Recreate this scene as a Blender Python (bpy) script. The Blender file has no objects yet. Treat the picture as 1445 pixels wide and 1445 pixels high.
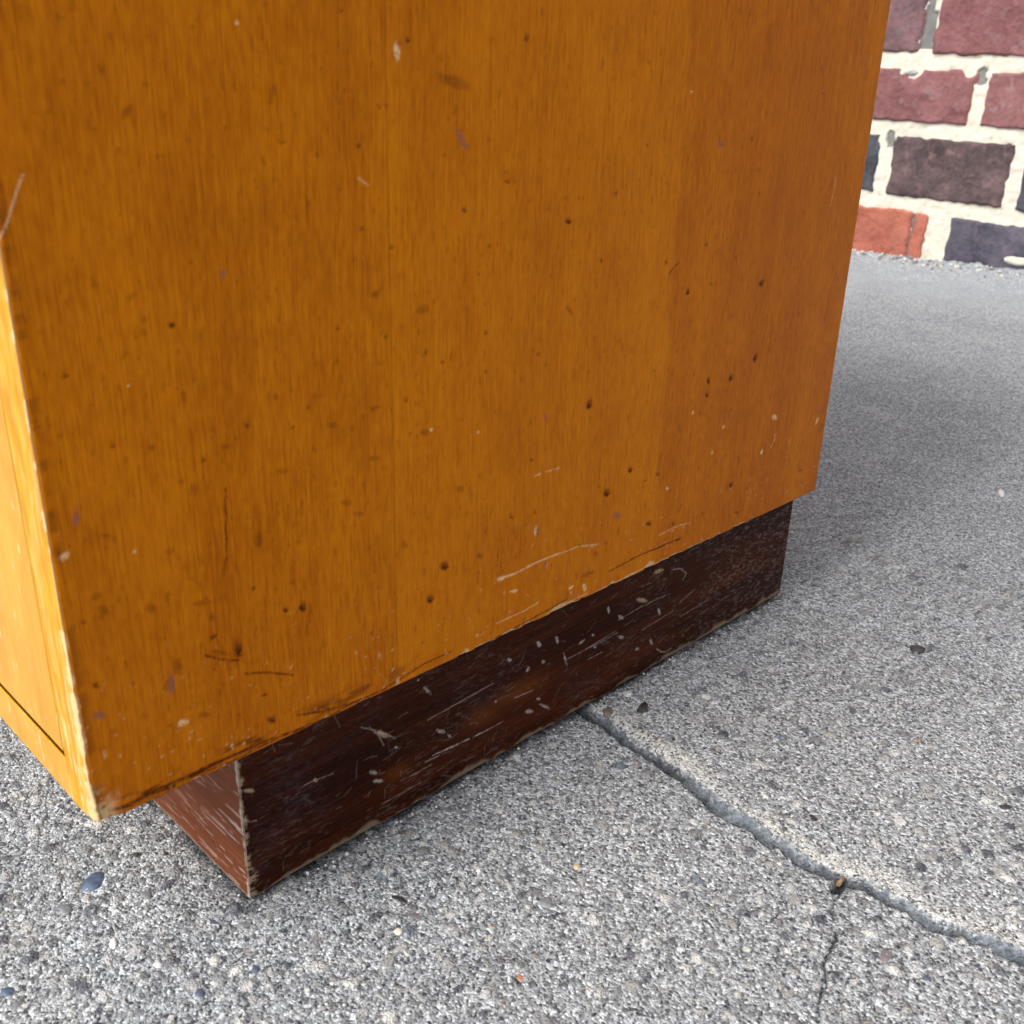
import bpy, bmesh, math, random
import numpy as np
from mathutils import Matrix, Vector

scene = bpy.context.scene
COL = scene.collection
random.seed(5)
RNG = np.random.default_rng(11)

# ------------------------------------------------------------------ camera
cam_d = bpy.data.cameras.new('camera')
cam_d.sensor_width = 36
cam_d.lens = 34.87
cam_d.clip_start = 0.01
cam_d.clip_end = 200
cam_d.dof.use_dof = True
cam_d.dof.focus_distance = 0.325
cam_d.dof.aperture_fstop = 36
cam = bpy.data.objects.new('camera', cam_d)
COL.objects.link(cam)
cam.matrix_world = (Matrix.Translation((0.178831, -0.058908, 0.194514))
                    @ Matrix.Rotation(0.777522, 4, 'Z') @ Matrix.Rotation(1.177307, 4, 'X')
                    @ Matrix.Rotation(0.029433, 4, 'Z'))
scene.camera = cam

# ------------------------------------------------------------------ light
SUN_EL, SUN_AZ = 50.0, 186.0            # azimuth from +Y towards +X: low in front, a little to the left
world = bpy.data.worlds.new('World')
scene.world = world
world.use_nodes = True
wn = world.node_tree.nodes
sky = wn.new('ShaderNodeTexSky')
sky.sky_type = 'NISHITA'
sky.sun_disc = False
sky.sun_elevation = math.radians(SUN_EL)
sky.sun_rotation = math.radians(SUN_AZ)
sky.air_density = 1.0
sky.dust_density = 4.0
sky.ozone_density = 0.6
wn['Background'].inputs['Strength'].default_value = 0.115
hsv = wn.new('ShaderNodeHueSaturation')         # bright hazy overcast: the blue mostly washed out
hsv.inputs['Saturation'].default_value = 0.45
world.node_tree.links.new(sky.outputs[0], hsv.inputs['Color'])
world.node_tree.links.new(hsv.outputs[0], wn['Background'].inputs[0])
sun_d = bpy.data.lights.new('sun', 'SUN')
sun_d.energy = 1.45
sun_d.angle = math.radians(24)
sun_d.color = (1.0, 0.98, 0.95)
sun = bpy.data.objects.new('sun', sun_d)
COL.objects.link(sun)
el, az = math.radians(SUN_EL), math.radians(SUN_AZ)
to_sun = Vector((math.sin(az) * math.cos(el), math.cos(az) * math.cos(el), math.sin(el)))
sun.rotation_euler = to_sun.to_track_quat('Z', 'Y').to_euler()
sun.location = to_sun * 3
scene.view_settings.view_transform = 'Standard'
scene.view_settings.look = 'None'
scene.view_settings.gamma = 1
scene.view_settings.exposure = 0.95
scene.render.engine = 'CYCLES'

# ------------------------------------------------------------------ dimensions (metres)
H0 = 0.0497          # underside of the carcass
D = 0.300            # depth of the cabinet
W = 0.44             # width
TOP = 0.60
T = 0.0118           # board thickness
PB = 0.0073          # plinth set back from the side
PA = 0.0374          # plinth set back from the front
PEND = 0.297         # back end of the plinth

# ------------------------------------------------------------------ helpers
def hash2(ix, iy, seed):
    h = (ix.astype(np.int64) * 374761393 + iy.astype(np.int64) * 668265263 + seed * 1442695041) & 0xFFFFFFFF
    h = ((h ^ (h >> 13)) * 1274126177) & 0xFFFFFFFF
    h = (h ^ (h >> 16)) & 0xFFFFFF
    return h / float(0xFFFFFF)

def vnoise(x, y, seed=0):
    ix, iy = np.floor(x), np.floor(y)
    fx, fy = x - ix, y - iy
    fx = fx * fx * (3 - 2 * fx)
    fy = fy * fy * (3 - 2 * fy)
    a, b = hash2(ix, iy, seed), hash2(ix + 1, iy, seed)
    c, d = hash2(ix, iy + 1, seed), hash2(ix + 1, iy + 1, seed)
    return (a * (1 - fx) + b * fx) * (1 - fy) + (c * (1 - fx) + d * fx) * fy

def fbm(x, y, seed=0, oct=4):
    s, a, t = 0, 0.5, 0
    for k in range(oct):
        s = s + a * vnoise(x * 2 ** k + 7.3 * k, y * 2 ** k - 3.1 * k, seed + k)
        t += a
        a *= 0.5
    return s / t

def sstep(a, b, x):
    t = np.clip((x - a) / (b - a), 0, 1)
    return t * t * (3 - 2 * t)

def grid_mesh(name, P, attrs=None, extra=None, smooth=True):
    """P: (rows, cols, 3) points; attrs: {name: (rows, cols, 4)}; extra: list of (verts, faces) appended."""
    n, m = P.shape[:2]
    idx = np.arange(n * m).reshape(n, m)
    q = np.stack([idx[:-1, :-1], idx[:-1, 1:], idx[1:, 1:], idx[1:, :-1]], -1).reshape(-1, 4)
    V = P.reshape(-1, 3)
    faces = [q]
    for ev, ef in (extra or []):
        faces.append(np.array(ef) + len(V))
        V = np.vstack([V, np.array(ev)])
    F = np.vstack(faces)
    me = bpy.data.meshes.new(name)
    me.vertices.add(len(V))
    me.vertices.foreach_set('co', V.astype(np.float32).ravel())
    me.loops.add(F.size)
    me.loops.foreach_set('vertex_index', F.astype(np.int32).ravel())
    me.polygons.add(len(F))
    me.polygons.foreach_set('loop_start', np.arange(0, F.size, 4, dtype=np.int32))
    me.polygons.foreach_set('loop_total', np.full(len(F), 4, dtype=np.int32))
    sm = np.ones(len(F), dtype=bool) if smooth else np.zeros(len(F), dtype=bool)
    sm[len(q):] = False
    me.polygons.foreach_set('use_smooth', sm)
    me.update(calc_edges=True)
    for k, a in (attrs or {}).items():
        at = me.attributes.new(k, 'FLOAT_COLOR', 'POINT')
        c = np.zeros((len(V), 4), np.float32)
        c[:n * m] = a.reshape(-1, 4)
        at.data.foreach_set('color', c.ravel())
    return me

def link(name, me, mat, parent=None, loc=(0, 0, 0)):
    o = bpy.data.objects.new(name, me)
    COL.objects.link(o)
    if mat is not None and not me.materials:
        me.materials.append(mat)
    if parent is not None:
        o.parent = parent
    o.location = loc
    return o

def tag(o, label=None, cat=None, group=None, kind=None):
    for k, v in (('label', label), ('category', cat), ('group', group), ('kind', kind)):
        if v:
            o[k] = v
    return o

def empty(name, loc=(0, 0, 0)):
    o = bpy.data.objects.new(name, None)
    o.empty_display_size = 0.05
    COL.objects.link(o)
    o.location = loc
    return o

def box_mesh(name, x0, x1, y0, y1, z0, z1, bevel=0.0006):
    bm = bmesh.new()
    bmesh.ops.create_cube(bm, size=1)
    for v in bm.verts:
        v.co = ((x0 + x1) / 2 + v.co.x * (x1 - x0), (y0 + y1) / 2 + v.co.y * (y1 - y0), (z0 + z1) / 2 + v.co.z * (z1 - z0))
    if bevel:
        bmesh.ops.bevel(bm, geom=bm.edges[:], offset=bevel, segments=2, profile=0.6, affect='EDGES')
    me = bpy.data.meshes.new(name)
    bm.to_mesh(me)
    bm.free()
    return me

class NT:
    """small node-tree writer"""
    def __init__(self, name):
        self.m = bpy.data.materials.new(name)
        self.m.use_nodes = True
        self.t = self.m.node_tree
        self.n = self.t.nodes
        self.bsdf = self.n['Principled BSDF']
    def link(self, a, b):
        self.t.links.new(a, b)
    def set(self, sock, v):
        if hasattr(v, 'is_output'):
            self.link(v, sock)
        else:
            if sock.type == 'RGBA' and len(v) == 3:
                v = (*v, 1)
            sock.default_value = v
    def coord(self, scale=(1, 1, 1), loc=(0, 0, 0), rot=(0, 0, 0), src=None):
        mp = self.n.new('ShaderNodeMapping')
        if src is None:
            tc = self.n.new('ShaderNodeTexCoord')
            src = tc.outputs['Object']
        self.link(src, mp.inputs[0])
        mp.inputs['Scale'].default_value = scale
        mp.inputs['Location'].default_value = loc
        mp.inputs['Rotation'].default_value = rot
        return mp.outputs[0]
    def noise(self, vec, scale=1, detail=3, rough=0.5, dist=0):
        x = self.n.new('ShaderNodeTexNoise')
        self.link(vec, x.inputs['Vector'])
        x.inputs['Scale'].default_value = scale
        x.inputs['Detail'].default_value = detail
        x.inputs['Roughness'].default_value = rough
        x.inputs['Distortion'].default_value = dist
        return x.outputs['Fac']
    def voronoi(self, vec, scale, feature='F1', rand=1):
        x = self.n.new('ShaderNodeTexVoronoi')
        x.feature = feature
        self.link(vec, x.inputs['Vector'])
        x.inputs['Scale'].default_value = scale
        x.inputs['Randomness'].default_value = rand
        return x
    def ramp(self, fac, stops, interp='LINEAR'):
        r = self.n.new('ShaderNodeValToRGB')
        r.color_ramp.interpolation = interp
        while len(r.color_ramp.elements) < len(stops):
            r.color_ramp.elements.new(0.5)
        for e, (p, c) in zip(r.color_ramp.elements, stops):
            e.position = p
            if not isinstance(c, tuple):
                c = (c, c, c)
            e.color = (*c, 1)
        self.set(r.inputs[0], fac)
        return r.outputs[0]
    def mix(self, fac, a, b, mode='MIX'):
        x = self.n.new('ShaderNodeMix')
        x.data_type = 'RGBA'
        x.blend_type = mode
        x.clamp_factor = True
        self.set(x.inputs[0], fac)
        self.set(x.inputs[6], a)
        self.set(x.inputs[7], b)
        return x.outputs[2]
    def math(self, op, a, b=0.0, c=0.0, clamp=False):
        x = self.n.new('ShaderNodeMath')
        x.operation = op
        x.use_clamp = clamp
        self.set(x.inputs[0], a)
        self.set(x.inputs[1], b)
        self.set(x.inputs[2], c)
        return x.outputs[0]
    def attr(self, name):
        a = self.n.new('ShaderNodeAttribute')
        a.attribute_name = name
        s = self.n.new('ShaderNodeSeparateColor')
        self.link(a.outputs['Color'], s.inputs[0])
        return a.outputs['Color'], s.outputs[0], s.outputs[1], s.outputs[2], a.outputs['Alpha']
    def xyz(self):
        tc = self.n.new('ShaderNodeTexCoord')
        s = self.n.new('ShaderNodeSeparateXYZ')
        self.link(tc.outputs['Object'], s.inputs[0])
        return s.outputs
    def bump(self, h, dist=0.0002, strength=1.0, normal=None):
        b = self.n.new('ShaderNodeBump')
        b.inputs['Distance'].default_value = dist
        b.inputs['Strength'].default_value = strength
        self.set(b.inputs['Height'], h)
        if normal is not None:
            self.link(normal, b.inputs['Normal'])
        return b.outputs[0]
    def out(self, color, rough=0.5, normal=None, coat=0.0, coat_rough=0.2, spec=0.5):
        self.set(self.bsdf.inputs['Base Color'], color)
        self.set(self.bsdf.inputs['Roughness'], rough)
        self.set(self.bsdf.inputs['Coat Weight'], coat)
        self.set(self.bsdf.inputs['Coat Roughness'], coat_rough)
        self.set(self.bsdf.inputs['Specular IOR Level'], spec)
        if normal is not None:
            self.link(normal, self.bsdf.inputs['Normal'])
        return self.m

# marks on the varnished side, mm along the depth (y) and height (z): centre and the two half axes
PANEL_SPOTS=[('d',55.61,185.61,1.13,-0.01,-0.04,-0.52),('d',63.61,183.27,0.69,-0.01,-0.04,-0.68),('d',66.91,147.48,0.75,-0.1,-0.04,-0.77),('d',70.8,209.99,0.68,0.05,-0.03,-0.63),('d',87.58,205.61,0.77,0.04,-0.01,-0.67),('d',123.18,208.02,1.17,-0.06,-0.31,-1.34),('d',79.54,192.55,0.75,0.01,-0.02,-0.69),('d',74.11,184.8,0.73,-0.01,-0.03,-0.7),('d',97.87,182.63,0.53,-0.01,0.0,-0.6),('d',117.84,176.38,1.27,-0.53,-0.35,-0.41),('d',104.06,170.49,0.9,-0.04,0.01,-0.96),('d',74.59,168.14,1.14,-0.07,-0.03,-0.74),('d',82.23,163.7,0.8,-0.06,-0.02,-0.92),('d',112.31,161.63,1.2,-0.09,0.02,-0.67),('d',154.87,154.7,0.91,-0.08,0.09,-0.96),('d',184.43,151.61,0.87,-0.07,0.09,-0.62),('d',159.4,172.15,0.9,-0.04,0.06,-0.55),('d',111.63,140.37,0.74,-0.1,0.02,-0.9),('d',108.91,155.16,0.71,-0.07,0.01,-0.51),('d',171.46,184.28,0.63,-0.01,0.12,-0.91),('d',80.1,143.8,0.71,-0.1,-0.02,-0.65),('d',223.01,185.5,1.19,-0.01,0.22,-1.02),('d',262.29,199.26,0.92,0.02,0.16,-0.53),('d',204.32,155.25,1.13,-0.25,-0.31,-1.0),('d',184.78,151.58,0.7,-0.06,0.09,-0.62),('d',208.79,142.99,1.18,-0.12,0.16,-0.9),('d',215.27,156.18,0.8,-0.06,0.11,-0.55),('d',7.53,146.71,0.74,-0.12,-0.11,-0.76),('d',22.05,129.96,1.0,-0.22,-0.09,-0.78),('d',14.46,131.78,0.54,-0.12,-0.11,-0.83),('d',32.61,124.88,0.93,-0.22,-0.06,-0.6),('d',43.03,130.02,0.83,-0.17,-0.05,-0.61),('d',54.15,127.43,0.62,-0.13,-0.05,-0.8),('d',58.21,131.14,0.55,-0.1,-0.04,-0.64),('d',41.46,92.53,0.87,-0.3,-0.06,-0.77),('d',92.11,138.39,0.77,-0.12,-0.01,-1.03),('d',97.27,135.17,1.15,-0.18,0.0,-0.62),('d',111.86,130.5,0.88,-0.14,0.01,-0.56),('d',103.71,119.32,0.61,-0.12,0.0,-0.47),('d',85.63,127.86,1.08,-0.2,-0.02,-1.05),('d',129.87,102.41,1.15,-0.27,0.03,-0.63),('d',132.14,86.01,1.37,-0.84,-0.34,-0.5),('d',122.68,87.1,1.07,-0.59,-0.22,-0.44),('d',110.68,79.06,1.48,-0.46,0.02,-1.08),('d',160.33,86.93,0.85,-0.21,0.07,-0.71),('d',152.66,69.37,1.0,-0.3,0.05,-0.61),('d',189.98,83.64,1.33,-0.62,-0.4,-0.83),('d',183.37,83.06,0.76,-0.19,0.1,-0.75),('d',212.95,80.4,0.86,-0.2,0.11,-0.67),('d',284.49,62.53,2.61,-0.62,0.43,-1.6),('d',201.08,62.96,1.14,-0.05,0.73,-1.2),('d',165.33,66.52,0.89,-0.27,0.1,-1.01),('d',4.59,83.09,0.97,-0.41,-0.13,-0.95),('d',11.99,80.26,0.66,-0.28,-0.09,-0.74),('d',30.73,84.19,1.26,0.12,0.22,-0.73),('d',41.96,64.34,1.46,-0.23,0.08,-0.51),('d',240.72,56.28,1.99,-0.54,0.18,-0.9),('D',153.4,113.9,1.4,-0.51,-0.51,-1.55),('D',164.33,83.58,1.68,-0.84,-0.62,-1.27),('D',98.05,79.87,1.76,-0.56,0.0,-1.46),('D',93.08,71.67,1.28,-1.08,-0.87,-0.98),('D',53.91,83.29,0.97,-0.91,-0.85,-1.0),('D',43.48,56.74,1.32,-0.61,-0.09,-1.16),('D',213.36,110.87,1.17,-0.2,0.24,-1.36),('D',226.89,109.57,1.32,-0.41,-0.42,-1.48),('D',213.41,106.04,1.18,-0.21,0.18,-1.0),('D',240.77,114.3,1.39,-0.41,-0.42,-1.51),('D',175.16,88.66,1.4,-0.66,-0.49,-0.99),('D',238.94,140.22,1.57,-0.37,-0.41,-1.44),('D',196.98,141.58,1.11,-0.29,-0.38,-1.21),('D',36.53,78.87,1.04,-0.41,-0.2,-2.31),('D',28.77,153.03,0.86,-0.11,-0.07,-0.67),('D',235.02,68.64,1.41,-0.64,-0.55,-1.15),('D',49.33,84.18,0.62,-0.59,-0.42,-0.49),('D',140.48,165.84,1.38,-0.08,0.07,-0.9),('D',187.31,66.86,1.57,-0.45,0.14,-1.06),('s',24.43,190.79,0.53,-0.44,-1.21,-1.15),('s',21.04,197.29,0.44,-0.13,-0.45,-0.84),('s',38.46,204.95,0.69,0.04,-0.05,-0.46),('s',90.89,148.67,2.52,0.22,0.41,-1.25),('s',77.37,153.74,1.32,0.58,0.66,-0.84),('s',50.62,118.09,1.6,-0.38,-0.05,-0.65),('s',37.77,126.64,1.45,-0.32,-0.05,-0.53),('s',10.64,114.36,1.09,-0.32,-0.08,-0.58),('s',34.93,99.71,0.55,-0.3,-0.84,-2.56),('s',43.6,103.5,1.4,-0.42,-0.16,-2.01),('s',7.32,102.24,1.21,0.06,0.14,-0.78),('s',84.51,89.95,1.37,-0.41,-0.01,-0.78),('s',76.33,127.53,1.7,0.33,0.33,-0.68),('s',75.73,115.27,1.88,-0.43,-0.03,-0.8),('s',67.32,106.1,1.82,-0.48,-0.04,-0.89),('s',70.67,102.48,1.87,-0.51,-0.03,-0.73),('s',28.61,93.33,2.1,-0.43,0.02,-0.69),('s',17.72,95.85,1.19,-0.42,-0.13,-1.11),('s',8.3,98.9,0.92,-1.36,-0.62,-0.51),('s',7.17,102.14,1.21,0.06,0.11,-0.63),('s',4.04,97.76,0.67,-0.25,-0.08,-0.6),('s',26.67,65.85,1.5,-0.69,-0.09,-0.9),('s',160.75,64.24,1.58,-0.49,0.09,-1.01),('s',142.76,142.36,0.69,0.25,1.6,-1.61),('s',30.86,89.07,0.66,-0.24,-0.12,-1.18),('s',31.86,79.81,2.62,-1.55,-0.18,-0.64),('s',100.34,197.96,5.63,-1.23,-0.71,-1.37),('s',50.43,134.96,0.86,-0.16,-0.06,-0.77),('s',131.11,132.02,1.11,-0.17,0.04,-0.78),('s',103.41,100.49,1.5,-0.38,0.01,-1.0),('s',117.74,49.41,3.36,-0.56,0.33,-1.04),('s',81.01,45.2,3.08,-0.04,0.48,-1.23),('s',157.57,58.13,3.85,-0.24,0.56,-1.11),('s',21.82,80.48,1.26,-0.52,-0.26,-2.37),('s',91.51,118.48,1.83,-0.38,-0.01,-1.1),('s',64.51,125.8,1.53,-0.31,-0.05,-0.99),('p',84.5,203.17,0.85,0.09,0.22,-2.14),('p',47.31,206.21,0.44,0.03,-0.03,-0.35),('p',15.92,109.57,0.36,-0.11,-0.07,-0.6),('p',18.91,142.77,0.27,-0.05,-0.03,-0.27),('p',93.57,118.78,0.44,-0.39,-0.37,-0.27),('p',109.45,114.73,0.38,-0.08,0.01,-0.58),('p',206.21,101.32,0.52,-0.21,-0.3,-0.62),('p',225.56,92.23,0.62,-0.32,-0.63,-0.65),('p',259.22,89.15,2.06,-0.41,0.31,-1.29),('p',253.34,76.94,0.76,-0.28,-0.27,-1.01),('p',220.24,84.12,0.56,-0.24,-0.32,-0.66),('p',195.84,77.22,0.81,-0.2,0.09,-0.65),('p',189.6,197.94,0.5,0.01,0.06,-0.36),('p',124.74,63.38,1.73,-0.35,0.12,-0.49),('p',149.78,56.05,1.41,0.14,0.37,-0.55),('p',156.25,53.86,1.01,-0.21,0.49,-1.64),('p',190.52,51.1,2.44,-0.78,0.18,-1.39),('p',203.41,49.99,3.35,-0.0,0.66,-0.94),('p',179.23,50.27,3.94,0.19,0.63,-0.9),('p',21.59,66.15,1.42,-0.09,0.18,-0.96),('p',32.73,54.52,0.53,-0.26,-0.07,-0.76),('p',35.81,53.8,0.45,-0.22,-0.04,-0.48),('p',292.44,81.13,0.87,-0.32,-0.7,-1.5),('p',81.61,50.47,0.6,-0.25,-0.05,-2.18),('p',2.32,112.55,1.09,0.33,0.28,-0.86),('p',67.19,48.57,0.66,-0.3,-0.02,-0.42),('p',144.94,51.1,3.91,0.34,0.54,-0.83),('p',129.46,49.71,5.91,0.3,0.46,-0.81),('p',114.9,49.81,3.0,0.16,0.42,-0.78),('p',106.6,50.29,1.92,-0.76,0.01,-0.93),('p',165.21,49.81,5.61,0.27,0.48,-0.73),('p',132.74,80.09,0.6,-0.23,-0.24,-1.7),('v',40.24,161.57,0.76,-0.07,-0.08,-0.81),('v',5.59,119.5,0.77,-0.22,-0.24,-1.68),('v',20.09,76.61,0.94,-0.4,-0.3,-2.72),('v',133.34,79.92,0.88,-0.14,0.58,-2.16),('v',135.25,113.24,0.5,-0.0,0.7,-1.73),('v',137.61,67.91,0.62,-0.28,-0.24,-1.3),('v',170.05,74.67,2.17,-0.6,0.13,-1.25),('v',206.84,184.19,2.23,-0.02,0.19,-0.99),('v',103.01,185.75,0.96,0.35,1.88,-2.44),('v',4.21,75.97,1.4,-0.64,-0.13,-0.97)]
PANEL_LINES=[('p',0.25,[(0.3,171.1),(1.6,173.1),(2.7,175.5),(4.3,178.8),(5.5,181.0)]),('p',0.59,[(118.8,69.4),(121.7,69.2),(124.5,68.9)]),('p',1.36,[(118.3,69.4),(120.2,69.2)]),('p',0.51,[(124.5,68.9),(132.4,69.6),(139.3,69.7),(146.2,69.4)]),('p',0.24,[(146.2,69.4),(152.3,69.2),(161.8,67.1)]),('p',0.43,[(131.8,97.3),(133.8,97.5)]),('p',0.28,[(136.2,97.5),(138.3,97.3)]),('p',0.18,[(139.1,97.5),(141.5,97.1)]),('p',0.3,[(261.4,82.1),(261.5,79.6),(259.5,77.5)]),('p',0.2,[(279.4,172.7),(278.3,163.2)]),('k',0.39,[(4.0,51.7),(7.6,51.4),(14.5,52.2),(21.4,52.0),(30.3,52.0),(36.6,51.8),(41.7,51.7)]),('k',0.58,[(11.4,52.1),(17.8,51.2)]),('k',0.63,[(21.4,51.8),(27.4,52.0),(31.4,52.0)]),('k',0.27,[(41.7,51.7),(52.7,50.2),(60.7,50.5),(67.1,51.2)]),('k',0.36,[(50.5,54.9),(58.6,52.4),(66.0,51.3),(72.0,50.7)]),('k',0.21,[(72.0,50.7),(81.1,51.3),(90.2,52.8),(101.2,52.9)]),('k',0.29,[(7.7,49.6),(15.1,50.1),(20.5,49.9),(25.5,50.5)]),('k',0.17,[(20.4,51.6),(32.7,50.5),(46.2,51.2),(58.5,50.4)]),('k',0.37,[(23.9,52.1),(35.7,52.1)]),('k',0.16,[(37.6,72.0),(43.2,70.0),(50.2,66.3)]),('k',0.14,[(28.5,80.4),(32.5,77.7),(36.3,76.0)]),('k',0.15,[(186.3,147.9),(188.8,150.0),(190.8,150.9)]),('k',0.13,[(36.8,117.5),(35.9,106.3),(35.6,101.4)]),('p',0.19,[(117.6,55.3),(129.2,55.3),(135.2,56.0)]),('p',0.2,[(138.6,50.4),(148.2,51.4),(157.5,51.2)]),('k',0.24,[(117.7,50.6),(135.5,51.6),(148.1,52.5)]),('k',0.32,[(168.1,55.7),(182.6,56.5),(206.2,55.9)]),('p',0.28,[(101.3,49.0),(123.6,48.8),(148.3,49.9),(183.3,50.8),(207.1,50.2)]),('p',0.1,[(73.5,178.6),(76.2,176.8)]),('p',0.19,[(193.5,61.0),(205.4,61.2),(211.7,60.2)])]
PLINTH_SPOTS=[('p',86.13,23.99,0.51,-0.25,-0.01,-0.48),('p',77.96,19.66,1.47,-0.76,-0.02,-0.71),('p',79.58,15.9,1.99,-1.05,-0.02,-0.72),('p',102.88,21.56,1.92,-1.22,-0.14,-0.67),('p',106.24,18.44,0.73,-1.13,-0.43,-0.12),('p',97.79,38.0,0.51,0.16,1.18,-1.79),('p',131.0,34.62,1.05,-1.01,-0.43,-0.34),('p',143.97,35.09,0.7,0.05,0.9,-1.47),('p',146.7,27.48,1.02,-0.42,0.04,-0.68),('p',139.5,27.54,0.58,-0.5,-0.77,-0.81),('p',157.47,23.91,0.51,-0.1,1.01,-2.78),('p',144.3,34.96,0.7,0.05,0.81,-1.33),('p',152.71,33.27,0.75,-0.19,0.51,-1.89),('p',165.31,27.59,1.74,0.26,0.42,-0.56),('p',171.06,28.1,0.95,-0.36,0.05,-0.57),('p',178.56,34.9,0.76,-0.18,0.48,-1.52),('p',185.58,29.59,1.57,-1.3,-0.51,-0.38),('p',186.47,21.37,2.02,-1.15,-0.19,-0.62),('p',205.04,12.17,0.81,-0.11,0.96,-1.78),('p',208.14,23.7,0.84,-0.15,0.78,-1.7),('p',196.69,12.47,1.18,-0.16,0.36,-0.7),('p',140.94,11.18,2.04,-0.93,0.04,-0.84),('p',145.1,14.21,1.03,-0.46,0.03,-0.56),('p',148.39,9.73,2.61,-2.12,-0.27,-0.38),('p',172.64,22.8,0.77,-0.3,0.05,-0.58),('p',125.58,21.81,0.62,-0.28,0.02,-0.53),('p',94.43,42.73,0.39,-0.16,-0.0,-0.35),('t',39.84,33.79,1.54,-0.83,-0.05,-0.62),('t',197.12,32.21,3.4,-1.58,-0.13,-0.93),('t',59.01,26.95,0.65,-0.34,-0.04,-0.67),('t',81.52,30.76,1.89,-1.97,-0.51,-0.57),('t',205.78,40.83,3.02,-0.02,0.66,-0.98),('o',136.58,20.9,13.09,0.04,2.65,-4.93),('o',119.6,19.34,8.06,0.0,2.07,-4.18),('o',86.2,15.4,6.03,-0.05,1.16,-2.8)]
PLINTH_LINES=[('p',0.36,[(77.0,35.2),(79.8,31.6),(81.9,26.8)]),('p',0.32,[(79.8,32.0),(82.7,30.2),(86.0,27.2)]),('p',0.22,[(74.2,36.5),(79.1,33.1)]),('g',0.51,[(99.8,14.5),(108.0,13.8),(114.4,13.3)]),('g',0.39,[(116.1,13.2),(122.8,12.9)]),('g',0.27,[(122.8,12.9),(129.0,12.9)]),('p',0.22,[(98.0,27.8),(110.7,28.4),(124.2,29.1)]),('p',0.17,[(80.6,7.2),(88.6,7.1),(95.1,7.2)]),('p',0.18,[(54.6,27.2),(59.0,27.0),(64.6,26.1)]),('g',0.27,[(133.8,19.5),(142.2,18.7)]),('p',0.42,[(209.1,7.6),(212.0,5.2),(214.8,4.1),(218.3,4.3)]),('p',0.36,[(214.5,38.6),(219.0,37.7),(223.4,34.2),(221.2,31.8)]),('p',0.26,[(184.5,28.9),(197.0,29.7),(211.2,29.3)]),('p',0.2,[(158.2,23.9),(176.3,23.6),(184.7,23.8)]),('p',0.26,[(221.2,22.9),(229.9,25.3)]),('p',0.2,[(165.3,23.8),(183.8,24.9)]),('p',0.17,[(36.9,26.9),(39.1,24.6),(41.0,23.9)]),('p',0.23,[(169.3,19.4),(176.7,19.2)]),('g',0.23,[(96.8,13.7),(102.3,13.2)]),('p',0.18,[(91.4,11.5),(99.5,11.6)]),('p',0.22,[(198.3,19.5),(217.2,20.7)]),('p',0.23,[(222.2,16.5),(240.5,17.3)])]
CRACK=[(-5.38,167.61),(5.25,166.75),(16.91,164.08),(29.89,164.21),(43.87,162.02),(55.69,158.13),(68.93,158.17),(82.05,156.77),(92.31,158.01),(103.08,160.58),(111.51,161.35),(119.64,160.35),(130.34,164.17),(140.67,166.88)]
BRANCH=[(95.94,157.18),(97.88,152.77),(99.23,146.46),(104.33,138.92),(106.81,129.72),(109.85,124.53),(110.73,118.88),(114.51,111.49)]
PEBBLES=[('blue',-42.06,10.66,-0.31,3.3,3.07,-0.3),('red',57.79,71.29,0.82,0.87,0.88,-0.89),('dark',77.99,173.3,1.36,0.83,0.6,-1.37),('dark',54.55,294.99,2.1,2.31,1.45,-3.19),('white',10.23,498.52,1.34,1.55,2.12,-5.65),('dark',18.74,66.19,2.42,1.26,0.78,-0.93),('mauve',25.95,65.27,2.16,1.45,0.96,-1.04),('white',-4.73,10.32,0.93,0.98,1.18,-0.59),('white',-18.17,5.57,1.25,0.36,1.13,-1.32),('blue',-21.18,-18.45,1.12,1.18,1.62,-0.58),('navy',9.71,13.61,1.02,1.07,1.62,-0.88),('slate',-27.97,18.61,1.0,1.07,1.41,-0.69),('navy',-13.9,103.69,1.04,1.12,1.31,-1.12),('slate',45.61,93.36,2.32,0.85,0.94,-1.73),('tan',42.45,109.52,0.67,0.72,0.73,-0.82),('slate',-37.47,1.31,1.23,1.3,2.14,-0.87),('navy',126.67,143.24,1.16,0.38,0.23,-1.2),('mauve',116.44,141.84,0.93,1.49,1.34,-2.04),('slate',78.77,130.53,1.56,1.67,0.72,-1.08),('white',9.57,16.98,1.35,0.62,0.79,-0.82),('navy',-7.73,26.68,1.41,0.96,0.93,-0.69),('rust',60.38,62.81,0.68,0.72,0.7,-0.68),('dark',115.11,223.03,1.35,1.45,0.51,-1.36),('tan',42.04,109.09,0.54,0.57,0.55,-0.61),('cream',26.95,59.11,0.73,0.78,0.9,-0.72),('dark',26.15,175.27,0.64,0.69,0.71,-0.95),('slate',-1.62,32.15,1.1,1.17,1.03,-0.61),('navy',12.25,26.76,0.81,0.86,1.47,-0.89),('dark',-38.95,30.14,-0.46,1.36,1.41,-0.05),('slate',53.79,100.98,2.03,0.48,0.38,-0.91),('white',24.74,88.6,0.93,0.99,0.99,-0.92),('tan',50.37,124.53,0.55,0.59,0.54,-0.67),('brown',1.28,171.09,1.32,1.45,1.92,-2.27),('dark',8.24,181.84,-0.46,3.63,2.5,-1.15),('dark',108.44,103.72,1.02,1.07,0.6,-0.99),('slate',58.75,209.52,1.75,0.99,1.02,-2.29),('rust',82.05,182.73,0.73,0.79,0.47,-0.89),('navy',84.11,131.44,0.52,0.55,0.69,-1.07)]


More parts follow.
